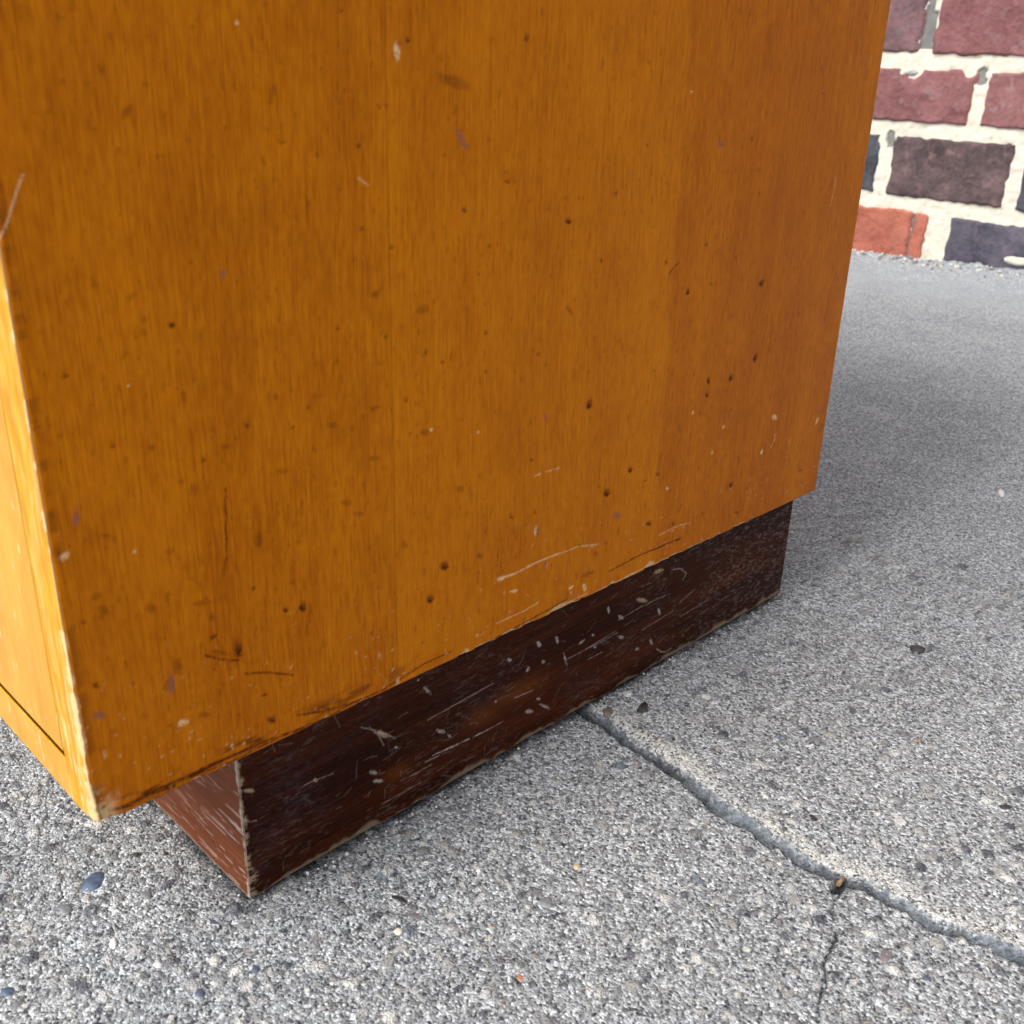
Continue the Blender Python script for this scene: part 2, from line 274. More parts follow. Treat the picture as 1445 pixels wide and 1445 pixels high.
# ------------------------------------------------------------------ materials
def veneer_material():
    m = NT('varnished_veneer')
    x = m.xyz()
    warp = m.noise(m.coord((1, 14, 5)), 1, 2)
    v = m.n.new('ShaderNodeVectorMath')
    v.operation = 'MULTIPLY_ADD'
    m.link(warp, v.inputs[0])
    v.inputs[1].default_value = (0, 0.010, 0)
    m.link(m.coord(), v.inputs[2])
    wv = v.outputs[0]
    fine = m.noise(m.coord((300, 2300, 60), src=wv), 1, 3, 0.6)
    mid = m.noise(m.coord((200, 420, 16), src=wv), 1, 3, 0.55)
    broad = m.noise(m.coord((30, 55, 5), src=wv), 1, 3, 0.5)
    mott = m.noise(m.coord((70, 70, 45)), 1, 4, 0.6)
    fleck = m.noise(m.coord((500, 900, 240)), 1, 2, 0.6)
    # two visible seams: three leaves of veneer
    s1 = m.math('GREATER_THAN', x[1], 0.0815)
    wob = m.math('MULTIPLY_ADD', x[2], -0.035, 0.1935)
    s2 = m.math('MULTIPLY_ADD', m.math('SUBTRACT', x[1], wob), 400.0, 0.5, clamp=True)
    f = m.math('MULTIPLY_ADD', fine, 0.58, m.math('MULTIPLY', mid, 0.20))
    f = m.math('MULTIPLY_ADD', broad, 0.24, f)
    f = m.math('MULTIPLY_ADD', mott, 0.34, f)
    f = m.math('MULTIPLY_ADD', fleck, 0.42, f)
    f = m.math('MULTIPLY_ADD', s1, 0.06, f)
    f = m.math('MULTIPLY_ADD', s2, -0.12, f)
    f = m.math('SUBTRACT', f, 0.455)
    col = m.ramp(f, [(0.0, (0.190, 0.032, 0.0002)), (0.30, (0.385, 0.096, 0.0003)), (0.52, (0.540, 0.160, 0.0005)), (0.78, (0.640, 0.220, 0.0016)), (1.0, (0.68, 0.27, 0.008))])
    ruddy = m.ramp(m.noise(m.coord((9, 9, 6), loc=(0.3, 0.1, 0.7)), 1, 3, 0.55), [(0.38, 0.0), (0.66, 1.0)])  # broad redder patches at random
    col = m.mix(m.math('MULTIPLY', ruddy, 0.30), col, (0.36, 0.078, 0.004))
    seam = m.math('LESS_THAN', m.math('ABSOLUTE', m.math('SUBTRACT', x[1], 0.0815)), 0.00022)
    col = m.mix(m.math('MULTIPLY', seam, 0.35), col, (0.2, 0.06, 0.002))
    # front edge and lipping: solid timber, sun on it painted in as a yellower colour
    _, pale, dark, viol, edge = m.attr('wear')
    fig = m.noise(m.coord((500, 60, 70)), 1, 4, 0.6, 0.4)
    frontc = m.ramp(fig, [(0.28, (0.48, 0.185, 0.008)), (0.5, (0.62, 0.295, 0.016)), (0.78, (0.76, 0.44, 0.055))])
    col = m.mix(edge, col, frontc)
    col = m.mix(dark, col, (0.060, 0.0080, 0.0006))
    col = m.mix(viol, col, (0.20, 0.085, 0.075))
    col = m.mix(pale, col, (0.78, 0.56, 0.30))
    rough = m.math('MULTIPLY_ADD', mott, 0.22, 0.26)
    rough = m.math('MULTIPLY_ADD', pale, 0.3, rough)
    nb = m.bump(m.math('MULTIPLY_ADD', mid, 0.6, fine), 0.00006, 0.55)
    nb = m.bump(m.noise(m.coord((1, 28, 16)), 1, 2), 0.0012, 0.22, nb)
    return m.out(col, rough, nb, 0.0, 0.3, 0.075)

def front_material():
    m = NT('sunlit_front_veneer')  # sun on the front painted in: paler and yellower than the side
    fig = m.noise(m.coord((160, 160, 26)), 1, 4, 0.6, 0.8)
    fine = m.noise(m.coord((1300, 900, 60)), 1, 3, 0.6)
    ring = m.noise(m.coord((38, 38, 9)), 1, 3, 0.5, 2.5)
    wav = m.n.new('ShaderNodeMath'); wav.operation = 'PINGPONG'
    m.set(wav.inputs[0], m.math('MULTIPLY', ring, 6.0)); wav.inputs[1].default_value = 0.5
    f = m.math('MULTIPLY_ADD', fine, 0.30, m.math('MULTIPLY', fig, 0.35))
    f = m.math('MULTIPLY_ADD', m.noise(m.coord((60, 60, 40)), 1, 4, 0.6), 0.35, f)
    f = m.math('MULTIPLY_ADD', wav.outputs[0], 0.15, f)
    col = m.ramp(f, [(0.28, (0.46, 0.175, 0.007)), (0.5, (0.60, 0.285, 0.014)), (0.78, (0.74, 0.42, 0.045))])
    speck = m.ramp(m.noise(m.coord((900, 900, 130)), 1, 3, 0.7), [(0.62, 0.0), (0.70, 1.0)])
    col = m.mix(speck, col, (0.88, 0.68, 0.36))
    return m.out(col, 0.34, m.bump(fine, 0.00006, 0.5), 0.1, 0.25, 0.35)

def plinth_material():
    m = NT('dark_stained_plinth')
    tc = m.n.new('ShaderNodeTexCoord')
    grain = m.noise(m.coord((26, 26, 900)), 1, 4, 0.62, 0.3)
    broad = m.noise(m.coord((9, 9, 75)), 1, 3, 0.5, 0.5)
    pore = m.noise(m.coord((110, 110, 2400)), 1, 3, 0.65)
    fib = m.noise(m.coord((420, 420, 2600), rot=(0.05, 0.0, 0)), 1, 4, 0.72)
    area = m.noise(m.coord((30, 30, 42)), 1, 4, 0.6)
    f = m.math('MULTIPLY_ADD', grain, 0.55, m.math('MULTIPLY', broad, 0.55))
    col = m.ramp(f, [(0.3, (0.008, 0.0016, 0.0007)), (0.50, (0.024, 0.0044, 0.0012)), (0.74, (0.075, 0.0155, 0.003))])
    _, pale, tan, orange, worn = m.attr('wear')
    col = m.mix(m.math('MULTIPLY', worn, 1.0), col, m.ramp(f, [(0.3, (0.10, 0.026, 0.010)), (0.55, (0.165, 0.048, 0.018)), (0.75, (0.25, 0.085, 0.035))]))  # lighter colour on the front board stands in for sunlight
    col = m.mix(m.math('MULTIPLY', orange, 0.55), col, (0.17, 0.048, 0.007))
    haze = m.ramp(m.math('MULTIPLY_ADD', area, 0.36, m.math('MULTIPLY', fib, 0.72)), [(0.575, 0.0), (0.72, 1.0)])
    col = m.mix(m.math('MULTIPLY', haze, 0.11), col, (0.26, 0.215, 0.25))
    rub = m.ramp(pore, [(0.66, 0.0), (0.74, 1.0)])
    col = m.mix(m.math('MULTIPLY', rub, m.math('MULTIPLY_ADD', worn, 0.55, 0.03)), col, (0.62, 0.46, 0.32))
    col = m.mix(tan, col, (0.34, 0.235, 0.145))
    col = m.mix(pale, col, (0.60, 0.50, 0.44))
    nb = m.bump(m.math('MULTIPLY_ADD', pore, 0.6, grain), 0.0001, 0.6)
    return m.out(col, m.math('MULTIPLY_ADD', haze, 0.25, m.math('MULTIPLY_ADD', area, 0.25, 0.26)), nb, 0.0, 0.2, 0.05)

def plain_wood():
    m = NT('raw_carcass_wood')
    f = m.noise(m.coord((60, 60, 8)), 1, 4)
    return m.out(m.ramp(f, [(0.3, (0.25, 0.10, 0.02)), (0.7, (0.40, 0.19, 0.05))]), 0.6)

def concrete_material():
    m = NT('worn_sidewalk_concrete')
    g1 = m.voronoi(m.coord(), 1350)
    g2 = m.voronoi(m.coord(loc=(0.13, 0.07, 0.02)), 700)
    n1 = m.noise(m.coord(), 2200, 3, 0.65)
    n2 = m.noise(m.coord(), 420, 4, 0.65)
    n3 = m.noise(m.coord(), 26, 4, 0.55)
    n4 = m.noise(m.coord(), 5, 3, 0.5)
    sep = m.n.new('ShaderNodeSeparateColor')
    m.link(g1.outputs['Color'], sep.inputs[0])
    sep2 = m.n.new('ShaderNodeSeparateColor')
    m.link(g2.outputs['Color'], sep2.inputs[0])
    grain = m.ramp(sep.outputs[0], [(0.0, (0.035, 0.036, 0.042)), (0.13, (0.13, 0.132, 0.138)), (0.45, (0.34, 0.345, 0.35)), (0.75, (0.52, 0.525, 0.53)), (0.90, (0.74, 0.745, 0.75)), (1.0, (0.86, 0.865, 0.87))])
    paste = m.ramp(n2, [(0.3, (0.20, 0.205, 0.21)), (0.7, (0.46, 0.465, 0.465))])
    col = m.mix(m.ramp(n1, [(0.52, 0.0), (0.66, 1.0)]), grain, paste)
    big = m.ramp(sep2.outputs[1], [(0.90, 0.0), (0.905, 1.0)], 'CONSTANT')
    bigc = m.ramp(sep2.outputs[0], [(0.0, (0.06, 0.06, 0.075)), (0.35, (0.16, 0.16, 0.17)), (0.55, (0.30, 0.29, 0.27)), (0.7, (0.60, 0.59, 0.57)), (0.9, (0.11, 0.10, 0.125))], 'CONSTANT')
    inner = m.ramp(g2.outputs['Distance'], [(0.34, 1.0), (0.48, 0.0)])
    col = m.mix(m.math('MULTIPLY', big, inner), col, bigc)
    pit = m.ramp(n2, [(0.30, 1.0), (0.37, 0.0)])
    col = m.mix(m.math('MULTIPLY', pit, 0.6), col, (0.075, 0.075, 0.08))
    tone = m.ramp(m.math('MULTIPLY_ADD', n4, 0.5, m.math('MULTIPLY', n3, 0.5)), [(0.3, (0.77, 0.81, 0.84)), (0.7, (1.03, 1.07, 1.09))])
    col = m.mix(1.0, col, tone, 'MULTIPLY')
    # stones that are modelled in the surface carry their own colour
    st, r, g, b, a = m.attr('stone')
    vary = m.ramp(n1, [(0.3, (0.75, 0.75, 0.75)), (0.7, (1.15, 1.15, 1.15))])
    col = m.mix(a, col, m.mix(1.0, st, vary, 'MULTIPLY'))
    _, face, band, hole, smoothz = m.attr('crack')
    cem = m.ramp(n2, [(0.3, (0.15, 0.168, 0.185)), (0.7, (0.29, 0.31, 0.325))])
    col = m.mix(m.math('MULTIPLY', smoothz, 0.62), col, cem)
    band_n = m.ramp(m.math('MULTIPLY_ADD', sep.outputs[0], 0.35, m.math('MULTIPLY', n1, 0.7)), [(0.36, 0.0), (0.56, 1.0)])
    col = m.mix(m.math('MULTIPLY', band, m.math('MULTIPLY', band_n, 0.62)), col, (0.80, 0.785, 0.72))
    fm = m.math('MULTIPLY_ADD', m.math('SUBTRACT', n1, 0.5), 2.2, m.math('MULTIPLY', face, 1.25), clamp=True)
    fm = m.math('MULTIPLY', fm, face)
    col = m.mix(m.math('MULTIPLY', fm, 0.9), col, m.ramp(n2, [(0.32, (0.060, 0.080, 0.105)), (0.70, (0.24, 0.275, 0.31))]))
    col = m.mix(hole, col, (0.020, 0.022, 0.026))  # cracks, and the contact shade painted round the plinth
    hgt = m.math('MULTIPLY_ADD', g1.outputs['Distance'], -0.8, m.math('MULTIPLY', n1, 0.5))
    keep = m.math('MULTIPLY_ADD', m.math('MAXIMUM', m.math('MULTIPLY', face, 0.35), smoothz), -0.75, 1.0)
    nb = m.bump(m.math('MULTIPLY', hgt, keep), 0.0008, 1.0)
    nb = m.bump(m.math('MULTIPLY', n2, keep), 0.0015, 0.9, nb)
    return m.out(col, 0.82, nb, 0, 0.2, 0.35)

def pebble_material(name, c0, c1):
    m = NT(name)
    n = m.noise(m.coord(), 420, 4, 0.6)
    m_ = m.ramp(n, [(0.3, c0), (0.7, c1)])
    return m.out(m_, 0.5, m.bump(n, 0.0004, 0.5), 0, 0.2, 0.4)

def brick_material(name, c0, c1, spot, amt=0.5):
    m = NT(name)
    oi = m.n.new('ShaderNodeObjectInfo')
    add = m.n.new('ShaderNodeVectorMath'); add.operation = 'MULTIPLY_ADD'
    m.link(oi.outputs['Random'], add.inputs[0]); add.inputs[1].default_value = (9, 5, 7)
    m.link(m.coord(), add.inputs[2])
    v = add.outputs[0]
    a = m.noise(v, 28, 5, 0.62)
    b = m.noise(v, 190, 4, 0.7)
    c = m.noise(v, 75, 4, 0.68)
    col = m.ramp(m.math('MULTIPLY_ADD', b, 0.40, m.math('MULTIPLY', a, 0.65)), [(0.40, c0), (0.64, c1)])
    col = m.mix(m.math('MULTIPLY', m.ramp(c, [(0.54, 0.0), (0.72, 1.0)]), amt), col, spot)
    col = m.mix(m.math('MULTIPLY', m.ramp(b, [(0.30, 1.0), (0.40, 0.0)]), 0.35), col, (0.06, 0.045, 0.05))
    return m.out(col, 0.86, m.bump(m.math('MULTIPLY_ADD', b, 0.6, c), 0.0026, 0.9), 0, 0.2, 0.25)

def mortar_material():
    m = NT('cream_lime_mortar')
    n = m.noise(m.coord(), 170, 5, 0.65)
    b = m.noise(m.coord(), 14, 3, 0.5)
    col = m.ramp(n, [(0.24, (0.34, 0.31, 0.26)), (0.38, (0.60, 0.56, 0.465)), (0.75, (0.72, 0.68, 0.58))])
    _, dk, gr, bl, al = m.attr('stain')
    col = m.mix(m.math('MULTIPLY', m.ramp(b, [(0.62, 0.0), (0.72, 1.0)]), 0.25), col, (0.45, 0.42, 0.36))
    col = m.mix(dk, col, (0.125, 0.13, 0.135))
    return m.out(col, 0.9, m.bump(n, 0.0013, 0.8), 0, 0.2, 0.2)

VENEER = veneer_material()
FRONT = front_material()
PLINTH = plinth_material()
RAW = plain_wood()
CONCRETE = concrete_material()
MORTAR = mortar_material()

# ------------------------------------------------------------------ stamping marks into a grid
def stamp_spots(spots, ys, zs, layers, disp, rng, dent=1.0):
    """spots in mm; ys/zs: 1-D grid coordinates in mm (ascending)."""
    for k, cy, cz, ay, az, by, bz in spots:
        R = 2.2 * max(math.hypot(ay, az), math.hypot(by, bz)) + 0.3
        i0, i1 = np.searchsorted(ys, [cy - R, cy + R])
        j0, j1 = np.searchsorted(zs, [cz - R, cz + R])
        if i1 <= i0 or j1 <= j0:
            continue
        Y, Z = np.meshgrid(ys[i0:i1] - cy, zs[j0:j1] - cz)
        det = ay * bz - az * by
        u = (Y * bz - Z * by) / det
        v = (Z * ay - Y * az) / det
        wob = (fbm(Y * 2.6 + cy * 3, Z * 2.6 + cz, 3, 3) - 0.5)
        r = np.sqrt(u * u + v * v) + wob * 0.9
        sl = (slice(j0, j1), slice(i0, i1))
        core = 1 - sstep(0.55, 1.15, r)
        if k in 'dD':
            # a knock: a small hollow, dirt caught in its lower side
            core = 1 - sstep(0.60, 1.10, r) if k == 'D' else 1 - sstep(0.40, 0.98, r)
            crescent = core * (0.55 + 0.45 * sstep(-0.5, 0.5, v))
            layers[1][sl] = np.maximum(layers[1][sl], crescent * (1.0 if k == 'D' else 0.45 + 0.40 * float(hash2(np.array([cy * 10]), np.array([cz * 10]), 3)[0])))
            disp[sl] -= dent * (0.00026 if k == 'D' else 0.00014) * (1 - sstep(0.2, 1.5, r))
        elif k == 's':
            layers[1][sl] = np.maximum(layers[1][sl], core * (0.26 + 0.5 * np.clip(wob + 0.25, 0, 1)))
        elif k == 'p':
            brk = sstep(0.30, 0.55, fbm(Y * 4.0 + cz, Z * 4.0, 8, 2))
            layers[0][sl] = np.maximum(layers[0][sl], core * (0.20 + 0.62 * brk))
            disp[sl] -= 0.00010 * core
        elif k == 'v':
            layers[2][sl] = np.maximum(layers[2][sl], core * (0.35 + 0.7 * np.clip(wob + 0.4, 0, 1)))
        elif k == 't':
            layers[1][sl] = np.maximum(layers[1][sl], core * 0.9)
            disp[sl] -= 0.00015 * core
        elif k == 'o':
            layers[2][sl] = np.maximum(layers[2][sl], (1 - sstep(0.1, 1.5, r)) * 0.8)

def seg_dist(Y, Z, pts):
    """distance to a polyline, and the position along it (0..1)"""
    best = np.full(Y.shape, 1e9)
    along = np.zeros(Y.shape)
    n = len(pts) - 1
    for i in range(n):
        (y0, z0), (y1, z1) = pts[i], pts[i + 1]
        dy, dz = y1 - y0, z1 - z0
        L = dy * dy + dz * dz + 1e-12
        t = np.clip(((Y - y0) * dy + (Z - z0) * dz) / L, 0, 1)
        d = np.hypot(Y - y0 - t * dy, Z - z0 - t * dz)
        b = d < best
        best = np.where(b, d, best)
        along = np.where(b, (i + t) / n, along)
    return best, along

def stamp_lines(lines, ys, zs, layers, disp, dark_layer=1):
    wmin = 0.66 * float(np.median(np.diff(ys)))
    for k, w, pts in lines:
        P = np.array(pts)
        pad = w * 2 + 0.5
        i0, i1 = np.searchsorted(ys, [P[:, 0].min() - pad, P[:, 0].max() + pad])
        j0, j1 = np.searchsorted(zs, [P[:, 1].min() - pad, P[:, 1].max() + pad])
        if i1 <= i0 or j1 <= j0:
            continue
        Y, Z = np.meshgrid(ys[i0:i1], zs[j0:j1])
        d, t = seg_dist(Y, Z, pts)
        ww = (1.0 if k == 'k' else 0.62) * w * (0.45 + 1.0 * vnoise(t * 9 + w * 31, t * 0 + P[0, 0], 5))
        brk = 0.35 + 0.65 * sstep(0.25, 0.6, fbm(Y * 1.3, Z * 2.2, 21, 2))
        c = (1 - sstep(0.35, 1.25, d / np.maximum(ww, wmin))) * brk * min(1.0, 0.45 + w)
        sl = (slice(j0, j1), slice(i0, i1))
        if k == 'k':
            layers[dark_layer][sl] = np.maximum(layers[dark_layer][sl], np.minimum(1, c * 1.9) * 0.92)
        else:
            layers[0][sl] = np.maximum(layers[0][sl], c * (0.95 if k == 'g' else 0.8))
            disp[sl] -= 0.00008 * c

# ------------------------------------------------------------------ pavement: one sheet, fine where the camera is close
def graded(a, b, fine, lo, hi, grow=1.09, mx=0.6):
    """coordinates from lo to hi, spacing fine within [a, b] and growing outside"""
    c = list(np.arange(a, b, fine))
    s = fine
    up = [c[-1]]
    while up[-1] < hi:
        s = min(s * grow, mx)
        up.append(up[-1] + s)
    s = fine
    dn = [c[0]]
    while dn[-1] > lo:
        s = min(s * grow, mx)
        dn.append(dn[-1] - s)
    return np.array(dn[:0:-1] + c + up[1:])

WALL_Y = 1.1526
def rise(Y):
    r = 0.017 * sstep(0.42, 1.10, Y)
    r = r + 0.0145 * sstep(1.00, 1.16, Y) ** 1.4
    return r

gx = graded(-0.125, 0.155, 0.00052, -30, 30, 1.06, 2.0)
gy = graded(-0.033, 0.225, 0.00052, -30, 30, 1.03, 2.0)
GX, GY = np.meshgrid(gx, gy)
HZ = np.zeros_like(GX)
near = (GX > -0.6) & (GX < 0.8) & (GY > -0.4) & (GY < 1.4)
HZ += np.where(near, (fbm(GX * 16, GY * 16, 40, 3) - 0.5) * 0.0008, 0)
HZ += (fbm(GX * 210, GY * 210, 50, 3) - 0.5) * 0.0007 * (GY < 0.8)
stone = np.zeros(GX.shape + (4,), np.float32)
crack = np.zeros(GX.shape + (4,), np.float32)

# stones of the aggregate standing out of the worn surface
PAL = np.array([(0.10, 0.10, 0.12), (0.055, 0.06, 0.075), (0.18, 0.18, 0.18), (0.34, 0.33, 0.31), (0.52, 0.51, 0.49), (0.66, 0.65, 0.62),
                (0.44, 0.44, 0.435), (0.26, 0.26, 0.265), (0.13, 0.115, 0.13), (0.36, 0.28, 0.20), (0.16, 0.19, 0.23), (0.32, 0.15, 0.11)])
PW = np.array([8, 6.5, 10, 20, 18, 12, 16, 14, 2.5, 0.5, 1.5, 0.12]); PW = PW / PW.sum()
NS = 30000
sx = RNG.uniform(-0.135, 0.175, NS)
sy = -0.035 + 0.43 * RNG.random(NS) ** 1.15
sr = 0.00038 + 0.00042 * RNG.pareto(2.6, NS)
sr = np.minimum(sr, 0.0021)
sc = PAL[RNG.choice(len(PAL), NS, p=PW)]
sa = RNG.uniform(0, math.pi, NS)
se = RNG.uniform(0.6, 1.0, NS)
order = np.argsort(sr)
for i in order:
    R = sr[i] * 1.25
    i0, i1 = np.searchsorted(gx, [sx[i] - R, sx[i] + R])
    j0, j1 = np.searchsorted(gy, [sy[i] - R, sy[i] + R])
    if i1 <= i0 or j1 <= j0:
        continue
    X = gx[None, i0:i1] - sx[i]
    Y = gy[j0:j1, None] - sy[i]
    ca, sn = math.cos(sa[i]), math.sin(sa[i])
    U = (X * ca + Y * sn) / sr[i]
    V = (-X * sn + Y * ca) / (sr[i] * se[i])
    r2 = np.maximum(U * U + V * V, 0.6 * (np.abs(U) + np.abs(V)) ** 2)
    ins = r2 < 1
    sl = (slice(j0, j1), slice(i0, i1))
    dome = np.sqrt(np.clip(1 - r2, 0, 1)) * sr[i] * 0.42
    HZ[sl] += np.where(ins, dome, 0)
    st = stone[sl]
    st[ins, :3] = sc[i] * (0.85 + 0.3 * RNG.random())
    st[..., 3] = np.where(ins, 0.62 if sr[i] < 0.0009 else 0.85, st[..., 3])

# small pits
NP_ = 2600
for x, y, r in zip(RNG.uniform(-0.135, 0.17, NP_), RNG.uniform(-0.035, 0.38, NP_), 0.0004 + 0.0003 * RNG.pareto(2.8, NP_)):
    r = min(r, 0.0018)
    i0, i1 = np.searchsorted(gx, [x - r, x + r])
    j0, j1 = np.searchsorted(gy, [y - r, y + r])
    if i1 <= i0 or j1 <= j0:
        continue
    d = np.hypot(gx[None, i0:i1] - x, gy[j0:j1, None] - y) / r
    sl = (slice(j0, j1), slice(i0, i1))
    HZ[sl] -= np.clip(1 - d * d, 0, 1) * r * 0.55
    st = stone[sl]
    st[..., 3] *= (d > 1)

# the broken joint: the slab behind it stands a few millimetres higher, its edge faced with smooth grey cement, its shade painted in, darkest at the foot
def wobble_line(pts, amp, seed):
    P = np.array(pts)
    t = np.linspace(0, len(P) - 1, len(P) * 12)
    x = np.interp(t, np.arange(len(P)), P[:, 0])
    y = np.interp(t, np.arange(len(P)), P[:, 1])
    y = y + (fbm(x * 0.35, x * 0 + seed, seed, 3) - 0.5) * amp
    return x, y

cx, cy = wobble_line([(-420, 176), (-200, 186), (-90, 172), (-30, 169)] + CRACK + [(175, 171), (260, 166), (420, 186)], 2.2, 7)
LY = np.interp(gx * 1000, cx, cy) / 1000                       # line of the joint over x
LY = LY + (fbm(gx * 430, gx * 0 + 8, 64, 3) - 0.5) * 0.0007
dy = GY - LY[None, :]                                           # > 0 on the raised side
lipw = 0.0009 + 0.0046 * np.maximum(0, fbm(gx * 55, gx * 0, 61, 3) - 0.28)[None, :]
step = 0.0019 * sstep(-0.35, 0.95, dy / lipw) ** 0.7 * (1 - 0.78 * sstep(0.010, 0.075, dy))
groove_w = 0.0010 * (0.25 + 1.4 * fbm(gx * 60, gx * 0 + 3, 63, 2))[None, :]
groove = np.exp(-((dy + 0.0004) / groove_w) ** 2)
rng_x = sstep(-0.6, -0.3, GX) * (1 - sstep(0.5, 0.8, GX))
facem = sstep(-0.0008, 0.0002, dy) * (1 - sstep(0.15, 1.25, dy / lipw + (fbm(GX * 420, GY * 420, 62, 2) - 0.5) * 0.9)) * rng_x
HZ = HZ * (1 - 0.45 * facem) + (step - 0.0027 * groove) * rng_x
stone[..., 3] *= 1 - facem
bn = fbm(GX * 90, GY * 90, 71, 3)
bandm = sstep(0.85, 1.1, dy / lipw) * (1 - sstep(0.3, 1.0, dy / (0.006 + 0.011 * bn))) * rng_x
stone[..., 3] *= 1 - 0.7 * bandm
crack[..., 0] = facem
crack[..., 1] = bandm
hole = 0.95 * np.exp(-((dy + 0.0004) / (groove_w * 0.8)) ** 2) * rng_x * sstep(0.10, 0.42, fbm(GX * 70, GY * 0, 81, 2) + 0.10)
# hairline branch running towards the camera
sel_i = slice(*np.searchsorted(gx, [0.088, 0.135]))
sel_j = slice(*np.searchsorted(gy, [-0.035, 0.163]))
br = [(p[0] + (fbm(np.array([p[1] * .2]), np.array([1.0]), 9, 2)[0] - .5) * 1.0, p[1]) for p in BRANCH] + [(118.5, 98), (117, 80), (121, 55), (119, 20), (123, -30)]
db, tb = seg_dist(GX[sel_j, sel_i] * 1000 + (fbm(GX[sel_j, sel_i] * 900, GY[sel_j, sel_i] * 900, 91, 2) - 0.5) * 1.4, GY[sel_j, sel_i] * 1000, br)
wb = 0.20 + 0.55 * vnoise(tb * 23, tb * 0, 14) ** 3
cb = 1 - sstep(0.4, 1.5, db / wb)
HZ[sel_j, sel_i] -= 0.0010 * cb
hole[sel_j, sel_i] = np.maximum(hole[sel_j, sel_i], cb * 0.97)
stone[sel_j, sel_i, 3] *= 1 - cb
# the knocked-out hole where the branch meets the joint
dh = np.hypot((GX - 0.0963) / 0.0016, (GY - 0.1555) / 0.0034)
hh = 1 - sstep(0.6, 1.1, dh + (fbm(GX * 800, GY * 800, 15, 2) - 0.5) * 0.5)
HZ -= 0.005 * hh
hole = np.maximum(hole, hh)
# grains missing behind the lip beside the plinth
dh = np.hypot((GX - 0.0245) / 0.0040, (GY - 0.1795 - (GX - 0.0245) * 0.6) / 0.0016)
HZ -= 0.0014 * (1 - sstep(0.4, 1.1, dh))
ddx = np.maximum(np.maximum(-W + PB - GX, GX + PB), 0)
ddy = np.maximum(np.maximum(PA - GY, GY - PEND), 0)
contact_shade = np.exp(-(np.hypot(ddx, ddy) / 0.0016) ** 2) * sstep(0.25, 0.55, fbm(GX * 300, GY * 300, 66, 3))  # contact shade along the plinth's foot painted in, broken like trapped dirt
crack[..., 2] = np.clip(np.maximum(hole, 0.8 * contact_shade), 0, 1)
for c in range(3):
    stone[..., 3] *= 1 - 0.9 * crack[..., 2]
# smooth cement along the foot of the wall
crack[..., 3] = sstep(0.92, 1.08, GY + (fbm(GX * 9, GY * 9, 33, 3) - 0.5) * 0.12)
HZ -= np.median(HZ[(GX > -0.05) & (GX < 0.08) & (GY > 0.0) & (GY < 0.14)]) + 0.0003
HZ += rise(GY + (fbm(GX * 14, GY * 0 + 4, 34, 3) - 0.5) * 0.03) + 0.010 * (fbm(GX * 22, GY * 22, 35, 4) - 0.5) * sstep(0.98, 1.14, GY)
# keep the sheet clear of the plinth standing on it
under = (GX < -PB + 0.0005) & (GX > -W + PB) & (GY > PA - 0.0005) & (GY < PEND + 0.0005)
HZ = np.where(under, np.minimum(HZ, -0.0001), HZ)
ddx = np.maximum(np.maximum(-W + PB - GX, GX + PB), 0)
ddy = np.maximum(np.maximum(PA - GY, GY - PEND), 0)
dd = np.hypot(ddx, ddy)
HZ = HZ - 0.0007 * np.exp(-(dd / 0.007) ** 2) * (dd < 0.03)
HZ = np.minimum(HZ, 0.0001 + 0.30 * dd)
# a pale scrape farther back
dsc, _ = seg_dist(GX * 1000, GY * 1000, [(-116, 594), (-92, 577), (-69, 564)])
crack[..., 1] = np.maximum(crack[..., 1], 0.45 * (1 - sstep(1.0, 5.0, dsc)))
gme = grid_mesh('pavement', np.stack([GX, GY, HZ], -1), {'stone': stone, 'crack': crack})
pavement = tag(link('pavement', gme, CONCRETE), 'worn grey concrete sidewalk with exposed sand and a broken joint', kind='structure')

def ground_at(x, y):
    i = int(np.clip(np.searchsorted(gx, x), 1, len(gx) - 1))
    j = int(np.clip(np.searchsorted(gy, y), 1, len(gy) - 1))
    return float(HZ[j, i])

# single larger pebbles set in the concrete
PC = {'blue': ((0.03, 0.045, 0.075), (0.12, 0.17, 0.25)), 'red': ((0.34, 0.13, 0.08), (0.48, 0.22, 0.14)), 'dark': ((0.018, 0.018, 0.02), (0.06, 0.055, 0.055)),
      'white': ((0.55, 0.55, 0.54), (0.78, 0.77, 0.75)), 'mauve': ((0.12, 0.10, 0.11), (0.22, 0.19, 0.20)), 'navy': ((0.045, 0.05, 0.085), (0.11, 0.12, 0.17)),
      'slate': ((0.12, 0.125, 0.135), (0.24, 0.245, 0.255)), 'tan': ((0.40, 0.30, 0.16), (0.62, 0.50, 0.32)), 'rust': ((0.18, 0.08, 0.05), (0.30, 0.14, 0.09)),
      'cream': ((0.55, 0.52, 0.40), (0.76, 0.73, 0.60)), 'brown': ((0.09, 0.07, 0.055), (0.2, 0.17, 0.14))}
PM = {k: pebble_material(k + '_pebble_stone', *v) for k, v in PC.items()}
